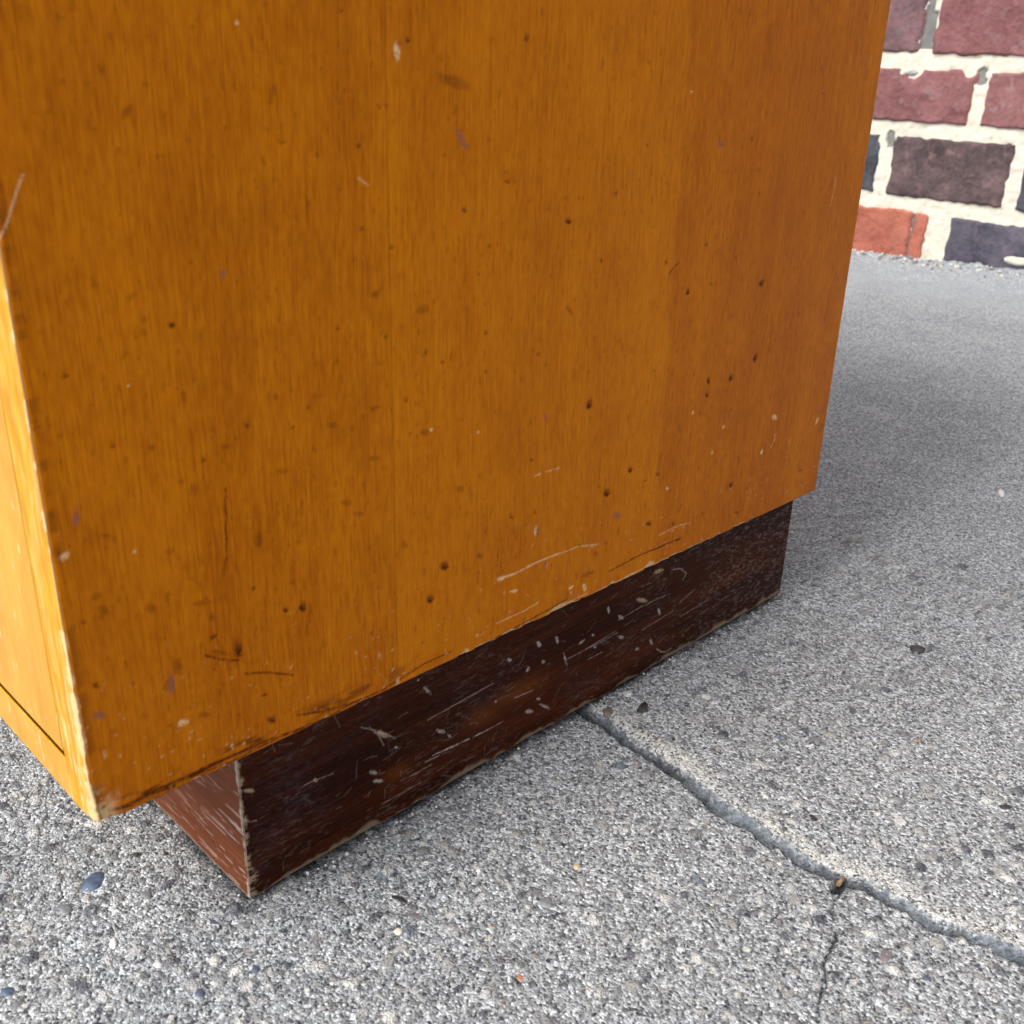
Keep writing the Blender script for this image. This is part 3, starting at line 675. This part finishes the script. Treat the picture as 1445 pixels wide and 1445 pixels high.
for k, px, py, ax, ay, bx, by in PEBBLES:
    bm = bmesh.new()
    bmesh.ops.create_icosphere(bm, subdivisions=2, radius=1)
    ra, rb = math.hypot(ax, ay), math.hypot(bx, by)
    hgt = 0.30 * min(ra, rb)
    seed = random.random() * 50
    for v in bm.verts:
        c = v.co.copy()
        w = 1 + 0.75 * (vnoise(np.array([c.x * 1.7 + seed]), np.array([c.y * 1.7 + c.z + seed]), 4)[0] - 0.5)
        v.co = Vector(((c.x * ax + c.y * bx) * w, (c.x * ay + c.y * by) * w, c.z * hgt * w)) / 1000
    for f in bm.faces:
        f.smooth = True
    me = bpy.data.meshes.new('pebble')
    bm.to_mesh(me)
    bm.free()
    x, y = px / 1000, py / 1000
    link('pebble', me, PM[k], pavement, (x, y, ground_at(x, y) - 0.0002))

# ragged cement fillet where the pavement meets the wall
fx = graded(-0.62, -0.16, 0.0016, -2.2, 1.4, 1.10, 0.02)
fy = np.concatenate([np.linspace(1.03, 1.10, 24), np.linspace(1.1025, 1.1575, 36)])
FX, FY = np.meshgrid(fx, fy)
tt = (FY - 1.03) / (1.1575 - 1.03)
FZ = rise(FY) + 0.0012 - 0.006 * (1 - sstep(0.0, 0.30, tt + 0.25 * (fbm(FX * 40, FY * 40, 93, 3) - 0.5)))
FZ += (fbm(FX * 45, FX * 0 + 1, 94, 4) - 0.5) * 0.008 * sstep(0.55, 1.0, tt) + (fbm(FX * 210, FY * 210, 95, 3) - 0.5) * 0.0060 * sstep(0.2, 0.9, tt)
fc = np.zeros(FX.shape + (4,), np.float32)
fc[..., 3] = 0.75
fs = np.zeros(FX.shape + (4,), np.float32)
fsp = fbm(FX * 260, FY * 260, 97, 3) > 0.66
fs[..., :3] = 0.5
fs[..., 3] = 0.8 * fsp * (tt > 0.55)
link('cement_fillet', grid_mesh('cement_fillet', np.stack([FX, FY, FZ], -1), {'stone': fs, 'crack': fc}), CONCRETE, pavement)

# ------------------------------------------------------------------ brick wall (courses lean 2 degrees against the pavement)
wall = empty('brick_wall', (0.178831, WALL_Y, 0.194514))
wall.rotation_euler = (0, 0.034411, 0)
tag(wall, 'old red and dark brick wall with pale mortar behind the cabinet', 'wall')
BM = {'plum': brick_material('plum_brick', (0.10, 0.062, 0.066), (0.22, 0.120, 0.130), (0.14, 0.12, 0.125), 0.7),
      'red': brick_material('red_brick', (0.155, 0.062, 0.064), (0.26, 0.115, 0.115), (0.26, 0.17, 0.17), 0.6),
      'rose': brick_material('rose_brick', (0.18, 0.075, 0.076), (0.28, 0.130, 0.130), (0.38, 0.29, 0.28), 0.6),
      'brown': brick_material('brown_flecked_brick', (0.050, 0.035, 0.036), (0.135, 0.092, 0.093), (0.27, 0.16, 0.155), 0.6),
      'blue': brick_material('blue_black_brick', (0.030, 0.033, 0.042), (0.085, 0.087, 0.108), (0.12, 0.11, 0.13), 0.4),
      'slate': brick_material('slate_purple_brick', (0.042, 0.043, 0.062), (0.115, 0.102, 0.128), (0.22, 0.165, 0.19), 0.4),
      'orange': brick_material('orange_brick', (0.27, 0.078, 0.052), (0.41, 0.140, 0.095), (0.24, 0.12, 0.10), 0.6)}

def brick_mesh(L, Ht, seed, nx=12, nz=6, irregular=1.0, chips=()):
    """front face with a worn outline; sides run 60 mm back into the wall"""
    u = np.linspace(-1, 1, nx + 1)
    v = np.linspace(-1, 1, nz + 1)
    # crowd the rows towards the arris
    u = np.sign(u) * (1 - (1 - np.abs(u)) ** 1.6)
    v = np.sign(v) * (1 - (1 - np.abs(v)) ** 1.6)
    U, V = np.meshgrid(u, v)
    n1 = (fbm(V * 5 + seed * 3.7, U * 0 + seed + 3 * np.sign(U), seed, 4) - 0.5)
    n2 = (fbm(U * 9 + seed * 1.3, V * 0 + seed + 5 + 3 * np.sign(V), seed + 9, 4) - 0.5)
    X = U * L / 2 + 0.0050 * irregular * n1 * np.abs(U) ** 3 * np.sign(U)
    Z = V * Ht / 2 + 0.0050 * irregular * (n2 + 0.35 * (fbm(U * 1.3 + seed, U * 0 + 2, seed + 3, 2) - .5)) * np.abs(V) ** 3
    rad = 0.006 * (0.6 + 0.8 * vnoise(U * 9 + seed, V * 9, seed))
    # rounded corners of the outline
    cu, cv = np.maximum(np.abs(X) - (L / 2 - rad), 0), np.maximum(np.abs(Z) - (Ht / 2 - rad), 0)
    rr = np.hypot(cu, cv)
    k = np.where((cu > 0) & (cv > 0) & (rr > rad), rad / np.maximum(rr, 1e-6), 1)
    X = np.where(k < 1, np.sign(X) * (L / 2 - rad + cu * k), X)
    Z = np.where(k < 1, np.sign(Z) * (Ht / 2 - rad + cv * k), Z)
    edge = np.maximum(np.abs(U), np.abs(V))
    Y = 0.0042 * sstep(0.93, 1.0, edge) + (fbm(U * 3 + seed, V * 2, seed + 20, 3) - 0.5) * 0.0022
    for (a, b, r, dep) in chips:
        Y += dep * (1 - sstep(0.5, 1.0, np.hypot((U - a) * L / 2, (V - b) * Ht / 2) / r))
    P = np.stack([X, Y, Z], -1)
    ring = [(0, i) for i in range(nx + 1)] + [(j, nx) for j in range(1, nz + 1)] + [(nz, i) for i in range(nx - 1, -1, -1)] + [(j, 0) for j in range(nz - 1, 0, -1)]
    F, B = [], []
    ev = []
    for (j, i) in ring:
        ev.append(P[j, i])
    for (j, i) in ring:
        b = P[j, i].copy(); b[1] = 0.03
        ev.append(b)
    m = len(ring)
    ef = [(i, i + m, (i + 1) % m + m, (i + 1) % m) for i in range(m)]
    me = grid_mesh('brick', P, None, [(ev, ef)])
    return me

beds = [-0.195, -0.121, -0.038, 0.035]
while len(beds) < 22:
    beds.append(beds[-1] + 0.0765 + random.uniform(-0.0015, 0.0015))
HB = 0.0074
named = {1: [(-0.665, -0.5285, 'orange', 31), (-0.5268, -0.511, 'orange', 40), (-0.4865, -0.330, 'slate', 32)],
         2: [(-0.730, -0.5855, 'blue', 33), (-0.5725, -0.4305, 'brown', 34), (-0.4185, -0.275, 'blue', 35)],
         3: [(-0.635, -0.4895, 'red', 36), (-0.4785, -0.335, 'rose', 37)],
         4: [(-0.705, -0.563, 'plum', 38), (-0.550, -0.405, 'red', 39)]}
generic = {(k, s): brick_mesh(0.140, 0.0605, 50 + i * 7 + s * 3, 8, 4) for i, k in enumerate(BM) for s in range(2)}
for (k, s), me in generic.items():
    me.materials.append(BM[k])
PICK = ['red', 'plum', 'rose', 'red', 'brown', 'blue', 'slate', 'plum', 'red', 'orange']
joints = []          # centre, half width, bottom, top of each head joint
stuff_V, stuff_F, stuff_m = [], [], []
count = 0
UL, UR = -2.05, 1.15
for row in range(1, 22):
    zb, zt = beds[row - 1] + HB, beds[row] - HB
    fixed = named.get(row, [])
    spans = [(a, b, c, s, True) for a, b, c, s in fixed]
    pit = 0.153
    if fixed:
        a, b = fixed[0][0], fixed[-1][1]
    else:
        off = -0.51 + (0.075 if row % 2 else 0.0) + random.uniform(-0.012, 0.012)
        a = b = off
    while b < UR:
        g = random.uniform(0.010, 0.014)
        l = 0.140 + random.uniform(-0.005, 0.005)
        spans.append((b + g, b + g + l, random.choice(PICK), None, False)); b += g + l
    while a > UL:
        g = random.uniform(0.010, 0.014)
        l = 0.140 + random.uniform(-0.005, 0.005)
        spans.append((a - g - l, a - g, random.choice(PICK), None, False)); a -= g + l
    for (u0, u1, c, s, special) in sorted(spans):
        joints.append((u1, zb, zt))
        if special:
            chips = ()
            if s == 36:
                chips = ((0.02 - 0.05, 0.93, 0.012, 0.006), (0.86, 0.95, 0.009, 0.006))
            if s == 33:
                chips = ((0.98, 0.85, 0.008, 0.006),)
            me = brick_mesh(u1 - u0, zt - zb, s, 40, 20, 1.0, chips)
            me.materials.append(BM[c])
            o = link('brick', me, None, wall, ((u0 + u1) / 2, 0.0, (zb + zt) / 2))
            count += 1
        else:
            me = generic[(c, random.randrange(2))]
            if row <= 14 and count < 290:
                o = link('brick', me, None, wall, ((u0 + u1) / 2, random.uniform(-0.0008, 0.0012), (zb + zt) / 2))
                o.scale = ((u1 - u0) / 0.140, 1, (zt - zb) / 0.0605)
                count += 1
            else:
                stuff_m.append((me, Matrix.Translation(((u0 + u1) / 2, 0, (zb + zt) / 2))))
if stuff_m:
    bm = bmesh.new()
    mats = list(BM)
    for me, M in stuff_m:
        t = bmesh.new(); t.from_mesh(me)
        t.transform(M)
        mi = mats.index(next(k for (k, s), g in generic.items() if g is me))
        tm = bpy.data.meshes.new('tmp'); t.to_mesh(tm); t.free()
        n0 = len(bm.faces)
        bm.from_mesh(tm)
        bm.faces.ensure_lookup_table()
        for f in bm.faces[n0:]:
            f.material_index = mi
        bpy.data.meshes.remove(tm)
    me = bpy.data.meshes.new('upper_bricks')
    bm.to_mesh(me); bm.free()
    for k in mats:
        me.materials.append(BM[k])
    tag(link('upper_bricks', me, None, wall), kind='stuff')

# mortar: a rough face just behind the brick faces, smeared over their edges in places
mu = graded(-0.64, -0.37, 0.0014, UL - 0.05, UR + 0.05, 1.10, 0.012)
mv = graded(-0.190, 0.110, 0.0014, -0.30, beds[-1], 1.10, 0.012)
MU, MV = np.meshgrid(mu, mv)
MY = 0.0027 + (fbm(MU * 130, MV * 130, 5, 3) - 0.5) * 0.0022 + (fbm(MU * 28, MV * 28, 6, 2) - 0.5) * 0.0020
stain = np.zeros(MU.shape + (4,), np.float32)
# head joint between the two bricks at the top of the view: pointed with dark mortar, pale mortar left in its upper part
nz = (fbm(MU * 170, MV * 170, 12, 4) - 0.5) * 0.022
dk = (np.abs(MU + 0.5570 + nz * 0.4) < 0.009) & (MV > 0.0475) & (MV < 0.104)
pale_part = (MU > -0.5555) & (MV > 0.083 + nz)
stain[..., 0] = np.where(dk & ~pale_part, 0.9, 0)
stain[..., 0] = np.maximum(stain[..., 0], 0.85 * (np.hypot((MU + 0.4870) / 0.006, (MV - 0.0230) / 0.009) + nz * 60 < 1))
stain[..., 0] = np.maximum(stain[..., 0], 0.85 * (np.hypot((MU + 0.5775) / 0.005, (MV + 0.0520) / 0.010) + nz * 60 < 1))
MY += 0.002 * (stain[..., 0] > 0.1)
stain[..., 0] = np.maximum(stain[..., 0], 0.95 * (np.abs(MU + 0.5277 + nz * 0.1) < 0.0022) * (MV < -0.130))
mme = grid_mesh('mortar', np.stack([MU, MY, MV], -1), {'stain': stain})
link('mortar', mme, MORTAR, wall)
# body of the wall behind
link('wall_core', box_mesh('wall_core', UL - 0.05, UR + 0.05, 0.02, 0.22, -0.30, beds[-1], 0), MORTAR, wall)
# smears of mortar on single bricks
def smear(u, v, ru, rv, seed, mat, yo=-0.0012):
    a = np.linspace(-1, 1, 15)
    A, B = np.meshgrid(a, a)
    ang = np.arctan2(B, A)
    sq = np.maximum(np.abs(A), np.abs(B))
    rr = sq * (0.75 + 0.5 * fbm(np.cos(ang) * 2 + seed, np.sin(ang) * 2, seed, 3))
    X, Z = np.cos(ang) * rr * ru, np.sin(ang) * rr * rv
    Y = 0.0035 * sstep(0.3, 1.0, sq) + (fbm(A * 3 + seed, B * 3, seed, 2) - .5) * 0.0015
    me = grid_mesh('mortar_smear', np.stack([X, Y, Z], -1))
    link('mortar_smear', me, mat, wall, (u, yo, v))
smear(-0.400, -0.1655, 0.026, 0.0085, 3, MORTAR)
smear(-0.5775, 0.0225, 0.005, 0.006, 8, MORTAR, -0.0006)
GREY_SMEAR = pebble_material('grey_cement_smear', (0.22, 0.23, 0.24), (0.42, 0.43, 0.43))
smear(-0.566, 0.0225, 0.009, 0.0042, 9, GREY_SMEAR, 0.0)

# ------------------------------------------------------------------ cabinet
cabinet = empty('wooden_cabinet', (0, 0, 0))
tag(cabinet, 'scuffed orange brown wooden cabinet with sunlit honey front standing on a dark recessed plinth', 'cabinet')

def side_panel():
    # profile in plan: along the front edge, round the arris, then along the side
    r = 0.0007
    sf = np.arange(-T, 0, 0.0004)
    ss = np.concatenate([np.arange(0, D, 0.0004), [D]])
    ys = np.concatenate([np.zeros(len(sf)), ss])                # distance behind the front
    s = np.concatenate([sf, ss])
    zf = np.arange(H0, 0.262, 0.0004)
    zc = [zf[-1]]
    st = 0.0004
    while zc[-1] < TOP:
        st = min(st * 1.12, 0.01)
        zc.append(zc[-1] + st)
    zc[-1] = TOP
    z = np.concatenate([zf, zc[1:]])
    S, Z = np.meshgrid(s, z)
    X = np.where(S < 0, S, 0.0)
    Y = np.where(S < 0, 0.0, S)
    layers = [np.zeros(S.shape) for _ in range(3)]
    disp = np.zeros(S.shape)
    s_mm, z_mm = s * 1000, z * 1000
    stamp_spots(PANEL_SPOTS, s_mm, z_mm, layers, disp, RNG)
    stamp_lines(PANEL_LINES, s_mm, z_mm, layers, disp)
    pale, dark, viol = layers
    # faint rubs and specks scattered over the side
    n = fbm(S * 900, Z * 420, 31, 3)
    dark = np.maximum(dark, 0.30 * sstep(0.72, 0.82, n) * (S > 0))
    low = 1 - sstep(0.0, 0.05, Z - H0)
    pale = np.maximum(pale, 0.40 * sstep(0.77, 0.85, fbm(S * 700 + 9, Z * 700, 36, 3)) * low * (S > 0))
    # dirt gathered in a band over the bottom edge, at the front end
    dirt = np.exp(-((Z - H0 - 0.0030 - 0.014 * S) / (0.0016 + 0.008 * S)) ** 2) * (1 - sstep(0.04, 0.12, S)) * (S >= 0)
    dark = np.maximum(dark, 0.8 * dirt * sstep(0.40, 0.60, fbm(S * 160, Z * 700, 44, 3)))
    # chipped raw edge along the bottom
    chip = fbm(S * 260, S * 0 + 3, 51, 4)
    hgt = np.maximum(0, (chip - 0.42)) * 0.0052 * sstep(0.05, 0.14, S) * (1 - 0.7 * sstep(0.22, 0.27, S))
    hgt = np.maximum(hgt, np.maximum(0, chip - 0.55) * 0.004 * (S > 0.012))
    c = 1 - sstep(0.55, 1.15, (Z - H0) / np.maximum(hgt, 1e-5))
    pale = np.maximum(pale, 0.85 * c * (S > 0.005))
    disp -= 0.00025 * c * (S > 0.005)
    # worn front arris: bare wood on the front edge, ragged into the side
    rag = fbm(S * 90 + 2, Z * 420, 61, 5)
    lowc = 1 - sstep(0.0, 0.055, Z - H0)
    wf = 0.0004 + 0.0060 * np.maximum(0, rag - 0.45) + lowc * 0.0026 * rag
    front = (S < 0)
    arr = (1 - sstep(0.5, 1.1, -S / wf)) * front
    pale = np.maximum(pale, 0.85 * arr)
    side = (1 - sstep(0.5, 1.1, S / np.maximum(1e-5, 0.0010 * (rag - 0.33) + 0.0018 * lowc * np.maximum(0, rag - 0.3)))) * (S >= 0)
    pale = np.maximum(pale, 0.75 * side)
    # streaks of bare wood on the front edge
    stk = sstep(0.56, 0.66, fbm(S * 1400, Z * 130, 66, 3)) * front
    pale = np.maximum(pale, 0.75 * stk * (0.35 + 0.65 * lowc))
    gl = np.exp(-((S - 0.0012) / 0.0012) ** 2) * (S > 0)
    dark = np.maximum(dark, 0.4 * gl * sstep(0.4, 0.6, rag))
    # rounding of arrises, and the knocked-off corner
    def rnd(d, rr):
        return np.where(d < rr, rr - np.sqrt(np.maximum(0, rr * rr - (rr - np.clip(d, 0, rr)) ** 2)), 0)
    rr = r + 0.0006 * np.maximum(0, rag - 0.4) + 0.0010 * lowc * rag
    X = np.where(S >= 0, X - rnd(S, rr), X)
    Y = np.where(S < 0, Y + rnd(-S, rr), Y)
    bot = rnd(Z - H0, r + hgt * 0.35)
    X = np.where(S >= 0, X - bot - rnd(D - S, r), X)
    Y = np.where(S < 0, Y + bot, Y)
    X = np.where(S >= 0, X + disp, X)
    kc = np.hypot(np.abs(S) / 1.2, (Z - H0) / 1.9)                     # corner knocked in
    kn = 1 - sstep(0.0010, 0.0062, kc + (fbm(S * 500, Z * 500, 77, 3) - 0.5) * 0.0024)
    X = X - 0.0011 * kn * (S >= 0) - 0.0003 * kn * (S < 0)
    Y = Y + 0.0005 * kn
    Zo = Z + 0.0001 * kn * (1 - sstep(0, 0.004, Z - H0))
    tan = kn * sstep(0.30, 0.55, fbm(S * 900, Z * 900, 78, 3))
    pale = np.maximum(pale, 0.75 * tan)
    # slightly wavy front edge of the old board
    X = X + np.where(S >= 0, 0.00025 * (fbm(S * 14, Z * 9, 90, 2) - 0.5), 0)
    wear = np.stack([pale, dark, viol, front * 1.0], -1)
    P = np.stack([X, Y, Zo], -1)
    xi, yi = -T, D
    ev = [(0, 0, 0)]
    # inside face, back edge, bottom and top as simple faces
    ev = [(-T, 0.0034, H0), (-T, D, H0), (-T, D, TOP), (-T, 0.0, TOP), (-0.0007, D, H0), (-0.0007, D, TOP), (-0.0034, 0.0034, H0), (-0.0007, 0.0007, TOP)]
    ef = [(0, 3, 2, 1), (1, 2, 5, 4), (0, 1, 4, 6), (3, 7, 5, 2)]
    return grid_mesh('side_panel', P, {'wear': wear}, [(ev, ef)])

link('side_panel', side_panel(), VENEER, cabinet)
link('side_panel', box_mesh('side_panel', -W, -W + T, 0, D, H0, TOP), VENEER, cabinet)
G = 0.0016
bp = link('bottom_panel', box_mesh('bottom_panel', -W + T + 0.0002, -T - 0.00006, 0.0008, D - 0.004, H0 + 0.0001, H0 + T - 0.006, 0.0002), FRONT, cabinet)
link('edge_band', box_mesh('edge_band', -W + T + 0.0002, -T - 0.00006, 0.0002, 0.0007, H0 + 0.0001, H0 + T - 0.0012, 0.00018), FRONT, bp)
link('top_panel', box_mesh('top_panel', -W + T + 0.0002, -T - 0.0002, 0.0003, D - 0.004, TOP - T, TOP - 0.0002, 0.0005), FRONT, cabinet)
link('back_panel', box_mesh('back_panel', -W + T + 0.0002, -T - 0.0002, D - 0.012, D - 0.006, H0 + T + 0.0002, TOP - T - 0.0002, 0.0003), RAW, cabinet)
link('door', box_mesh('door', -W + T + 0.0006, -T - 0.00028, -0.0001, 0.016, H0 + T + 0.0012, TOP - T - G, 0.0004), FRONT, cabinet)

# plinth: boards mitred at the corner
plinth = empty('plinth')
plinth.parent = cabinet
def plinth_side():
    s = np.concatenate([np.arange(PA, PEND, 0.0003), [PEND]])
    z = np.linspace(0.0, H0, 166)
    S, Z = np.meshgrid(s, z)
    layers = [np.zeros(S.shape) for _ in range(3)]
    disp = np.zeros(S.shape)
    stamp_spots(PLINTH_SPOTS, s * 1000, z * 1000, layers, disp, RNG)
    stamp_lines(PLINTH_LINES, s * 1000, z * 1000, layers, disp)
    pale, tan, orange = layers
    # many hair-fine scuffs, most of them along the board, thicker towards the floor and the far end
    rs = random.Random(4)
    hair = []
    for _ in range(420):
        y = 1000 * (PA + (PEND - PA) * (1 - rs.random() ** 1.5)); zz = 48 * rs.random() ** 1.5
        L = 1.2 + 5.5 * rs.random() ** 2; a = rs.gauss(0.02, 0.16) if rs.random() < 0.8 else rs.uniform(0.4, 2.6)
        bend = rs.uniform(-0.3, 0.3)
        hair.append(('p', 0.10 + 0.22 * rs.random() ** 2, [(y, zz), (y + L * 0.5 * math.cos(a), zz + L * 0.5 * math.sin(a)), (y + L * math.cos(a + bend), zz + L * math.sin(a + bend))]))
    hl = [np.zeros(S.shape) for _ in range(3)]
    stamp_lines(hair, s * 1000, z * 1000, hl, disp)
    pale = np.maximum(pale * 0.72, 0.26 * hl[0])
    # fine rubbed fibres, denser at the far end and near the floor
    far = sstep(0.17, 0.28, S)
    n = fbm(S * 520, Z * 1900 + S * 120, 23, 4)
    pale = np.maximum(pale, (0.05 + 0.12 * far) * sstep(0.56, 0.74, n) * sstep(0.35, 0.6, fbm(S * 40, Z * 60, 29, 2)))
    # bare lower edge and front corner
    e = fbm(S * 120, S * 0 + 1, 13, 4)
    tan = np.maximum(tan, 0.85 * (1 - sstep(0.4, 1.1, Z / (0.0010 + 0.0075 * np.maximum(0, e - 0.32)))))
    ec = fbm(Z * 300, Z * 0 + 4, 17, 3)
    tan = np.maximum(tan, 0.85 * sstep(0.40, 0.58, fbm(S * 700, Z * 1500, 18, 3)) * (1 - sstep(0.4, 1.2, (S - PA) / (0.0004 + 0.0022 * np.maximum(0, ec - 0.3) + 0.003 * (1 - sstep(0, 0.02, Z)) * ec))))
    r = 0.0006
    d1, d2, d3 = np.clip(S - PA, 0, r), np.clip(Z, 0, r), np.clip(PEND - S, 0, r)
    X = -PB + disp - sum(r - np.sqrt(r * r - (r - d) ** 2) for d in (d1, d2, d3))
    X = X - 0.0010 * (1 - sstep(0.0, 1.0, Z / (0.0008 + 0.005 * np.maximum(0, e - 0.35)))) * 0.8
    P = np.stack([X, S, Z], -1)
    wear = np.stack([pale, tan, orange, np.zeros(S.shape)], -1)
    b = 0.018
    ev = [(-PB - 0.0006, PA, 0), (-PB - b, PA + b, 0), (-PB - b, PA + b, H0), (-PB - 0.0006, PA, H0), (-PB - 0.0006, PEND, 0), (-PB - b, PEND, 0), (-PB - b, PEND, H0), (-PB - 0.0006, PEND, H0)]
    ef = [(0, 1, 2, 3), (1, 5, 6, 2), (4, 7, 6, 5)]
    return grid_mesh('plinth_board', P, {'wear': wear}, [(ev, ef)])
link('plinth_board', plinth_side(), PLINTH, plinth)

def plinth_front():
    x = np.concatenate([np.arange(-0.10, -PB - 0.0002, 0.0005), [-PB - 0.0001]])
    x = np.concatenate([np.linspace(-W + PB, -0.1005, 40), x])
    z = np.linspace(0.0, H0, 100)
    Xg, Z = np.meshgrid(x, z)
    d = -PB - Xg
    pale = 0.9 * sstep(0.62, 0.72, fbm(Xg * 100, Z * 1500 + Xg * 80, 41, 3)) * (0.15 + 0.85 * np.exp(-d / 0.012)) * (1 - sstep(0.015, 0.045, Z) * 0.7)
    ec = fbm(Z * 300, Z * 0 + 9, 19, 3)
    pale = np.maximum(pale, 0.85 * (1 - sstep(0.4, 1.2, d / (0.0004 + 0.0030 * np.maximum(0, ec - 0.3)))))
    pale = np.maximum(pale, 0.7 * (1 - sstep(0.5, 1.2, Z / 0.0009)))
    r = 0.0005
    Y = PA + (r - np.sqrt(r * r - (r - np.clip(d, 0, r)) ** 2)) + (r - np.sqrt(r * r - (r - np.clip(Z, 0, r)) ** 2))
    P = np.stack([Xg, Y, Z], -1)
    wear = np.stack([pale, np.zeros(Xg.shape), np.zeros(Xg.shape), np.ones(Xg.shape)], -1)
    b = 0.018
    ev = [(-W + PB, PA, 0), (-W + PB + b, PA + b, 0), (-W + PB + b, PA + b, H0), (-W + PB, PA, H0), (-PB - 0.0001, PA, 0), (-PB - b - 0.0001, PA + b, 0), (-PB - b - 0.0001, PA + b, H0), (-PB - 0.0001, PA, H0)]
    ef = [(0, 3, 2, 1), (1, 2, 6, 5), (4, 5, 6, 7)]
    return grid_mesh('plinth_board', P, {'wear': wear}, [(ev, ef)])
tag(link('plinth_board', plinth_front(), PLINTH, plinth), 'front board of the plinth painted paler as if sunlit, rubbed bare at its corner')
link('plinth_board', box_mesh('plinth_board', -W + PB, -W + PB + 0.018, PA + 0.0185, PEND, 0, H0 - 0.0002), PLINTH, plinth)
link('plinth_board', box_mesh('plinth_board', -W + PB + 0.0185, -PB - 0.0185, PEND - 0.019, PEND - 0.001, 0, H0 - 0.0002), PLINTH, plinth)

# ------------------------------------------------------------------ small things on the pavement
def twig():
    bm = bmesh.new()
    bmesh.ops.create_cone(bm, cap_ends=True, segments=9, radius1=0.0007, radius2=0.0006, depth=0.0030)
    bmesh.ops.subdivide_edges(bm, edges=[e for e in bm.edges if abs(e.verts[0].co.z - e.verts[1].co.z) > 0.001], cuts=4)
    for v in bm.verts:
        v.co.x += 0.0002 * math.sin(v.co.z * 900) + random.uniform(-1, 1) * 0.00012
        v.co.y += random.uniform(-1, 1) * 0.00012
    me = bpy.data.meshes.new('twig')
    bm.to_mesh(me); bm.free()
    return me
o = link('twig', twig(), pebble_material('twig_bark', (0.10, 0.055, 0.03), (0.30, 0.18, 0.10)), None, (0.0957, 0.1578, -0.0002))
o.rotation_euler = (math.radians(-24), math.radians(6), 0)
tag(o, 'tiny brown twig stub stuck in the hole of the pavement crack', 'twig')

def grit(name, spots, mats):
    """loose grains, one joined object"""
    base = bmesh.new()
    bmesh.ops.create_icosphere(base, subdivisions=1, radius=1)
    bv = np.array([v.co[:] for v in base.verts]); bf = [[v.index for v in f.verts] for f in base.faces]
    base.free()
    V, F, mi = [], [], []
    for n, (x, y, z, r) in enumerate(spots):
        a = RNG.uniform(0, 6.28)
        p = bv * r * RNG.uniform(0.6, 1.2, (1, 3)) * (1 + RNG.uniform(-0.18, 0.18, (len(bv), 1)))
        p = np.stack([p[:, 0] * math.cos(a) - p[:, 1] * math.sin(a), p[:, 0] * math.sin(a) + p[:, 1] * math.cos(a), p[:, 2] * 0.8], -1)
        k = len(V) * len(bv)
        V.append(p + np.array([x, y, z + r * 0.3]))
        F += [[i + k for i in f] for f in bf]
        mi += [n % len(mats)] * len(bf)
    me = bpy.data.meshes.new(name)
    me.from_pydata(np.vstack(V).tolist(), [], F)
    for m in mats:
        me.materials.append(m)
    me.polygons.foreach_set('material_index', mi)
    me.update()
    tag(link(name, me, None, pavement), kind='stuff')
sp = []
for _ in range(520):
    y = RNG.uniform(PA, PEND)
    x = -PB + 0.0004 + abs(RNG.normal(0, 0.0022))
    sp.append((x, y, ground_at(x, y), RNG.uniform(0.00018, 0.00055)))
for _ in range(110):
    x = RNG.uniform(-0.12, -PB)
    y = PA - 0.0004 - abs(RNG.normal(0, 0.0018))
    sp.append((x, y, ground_at(x, y), RNG.uniform(0.00018, 0.0005)))
grit('grit', sp, [PM['slate'], PM['dark'], PM['white'], PM['slate'], PM['brown']])
sp = []
for _ in range(420):
    x = RNG.uniform(-0.60, -0.15)
    y = WALL_Y - 0.004 - abs(RNG.normal(0, 0.018))
    sp.append((x, y, 0.0318 - 0.0135 * (1 - float(sstep(1.0, 1.16, np.array(y))) ** 1.4) + 0.001, RNG.uniform(0.0006, 0.0022)))
grit('mortar_crumbs', sp, [PM['slate'], PM['cream'], PM['brown'], PM['slate'], PM['white']])
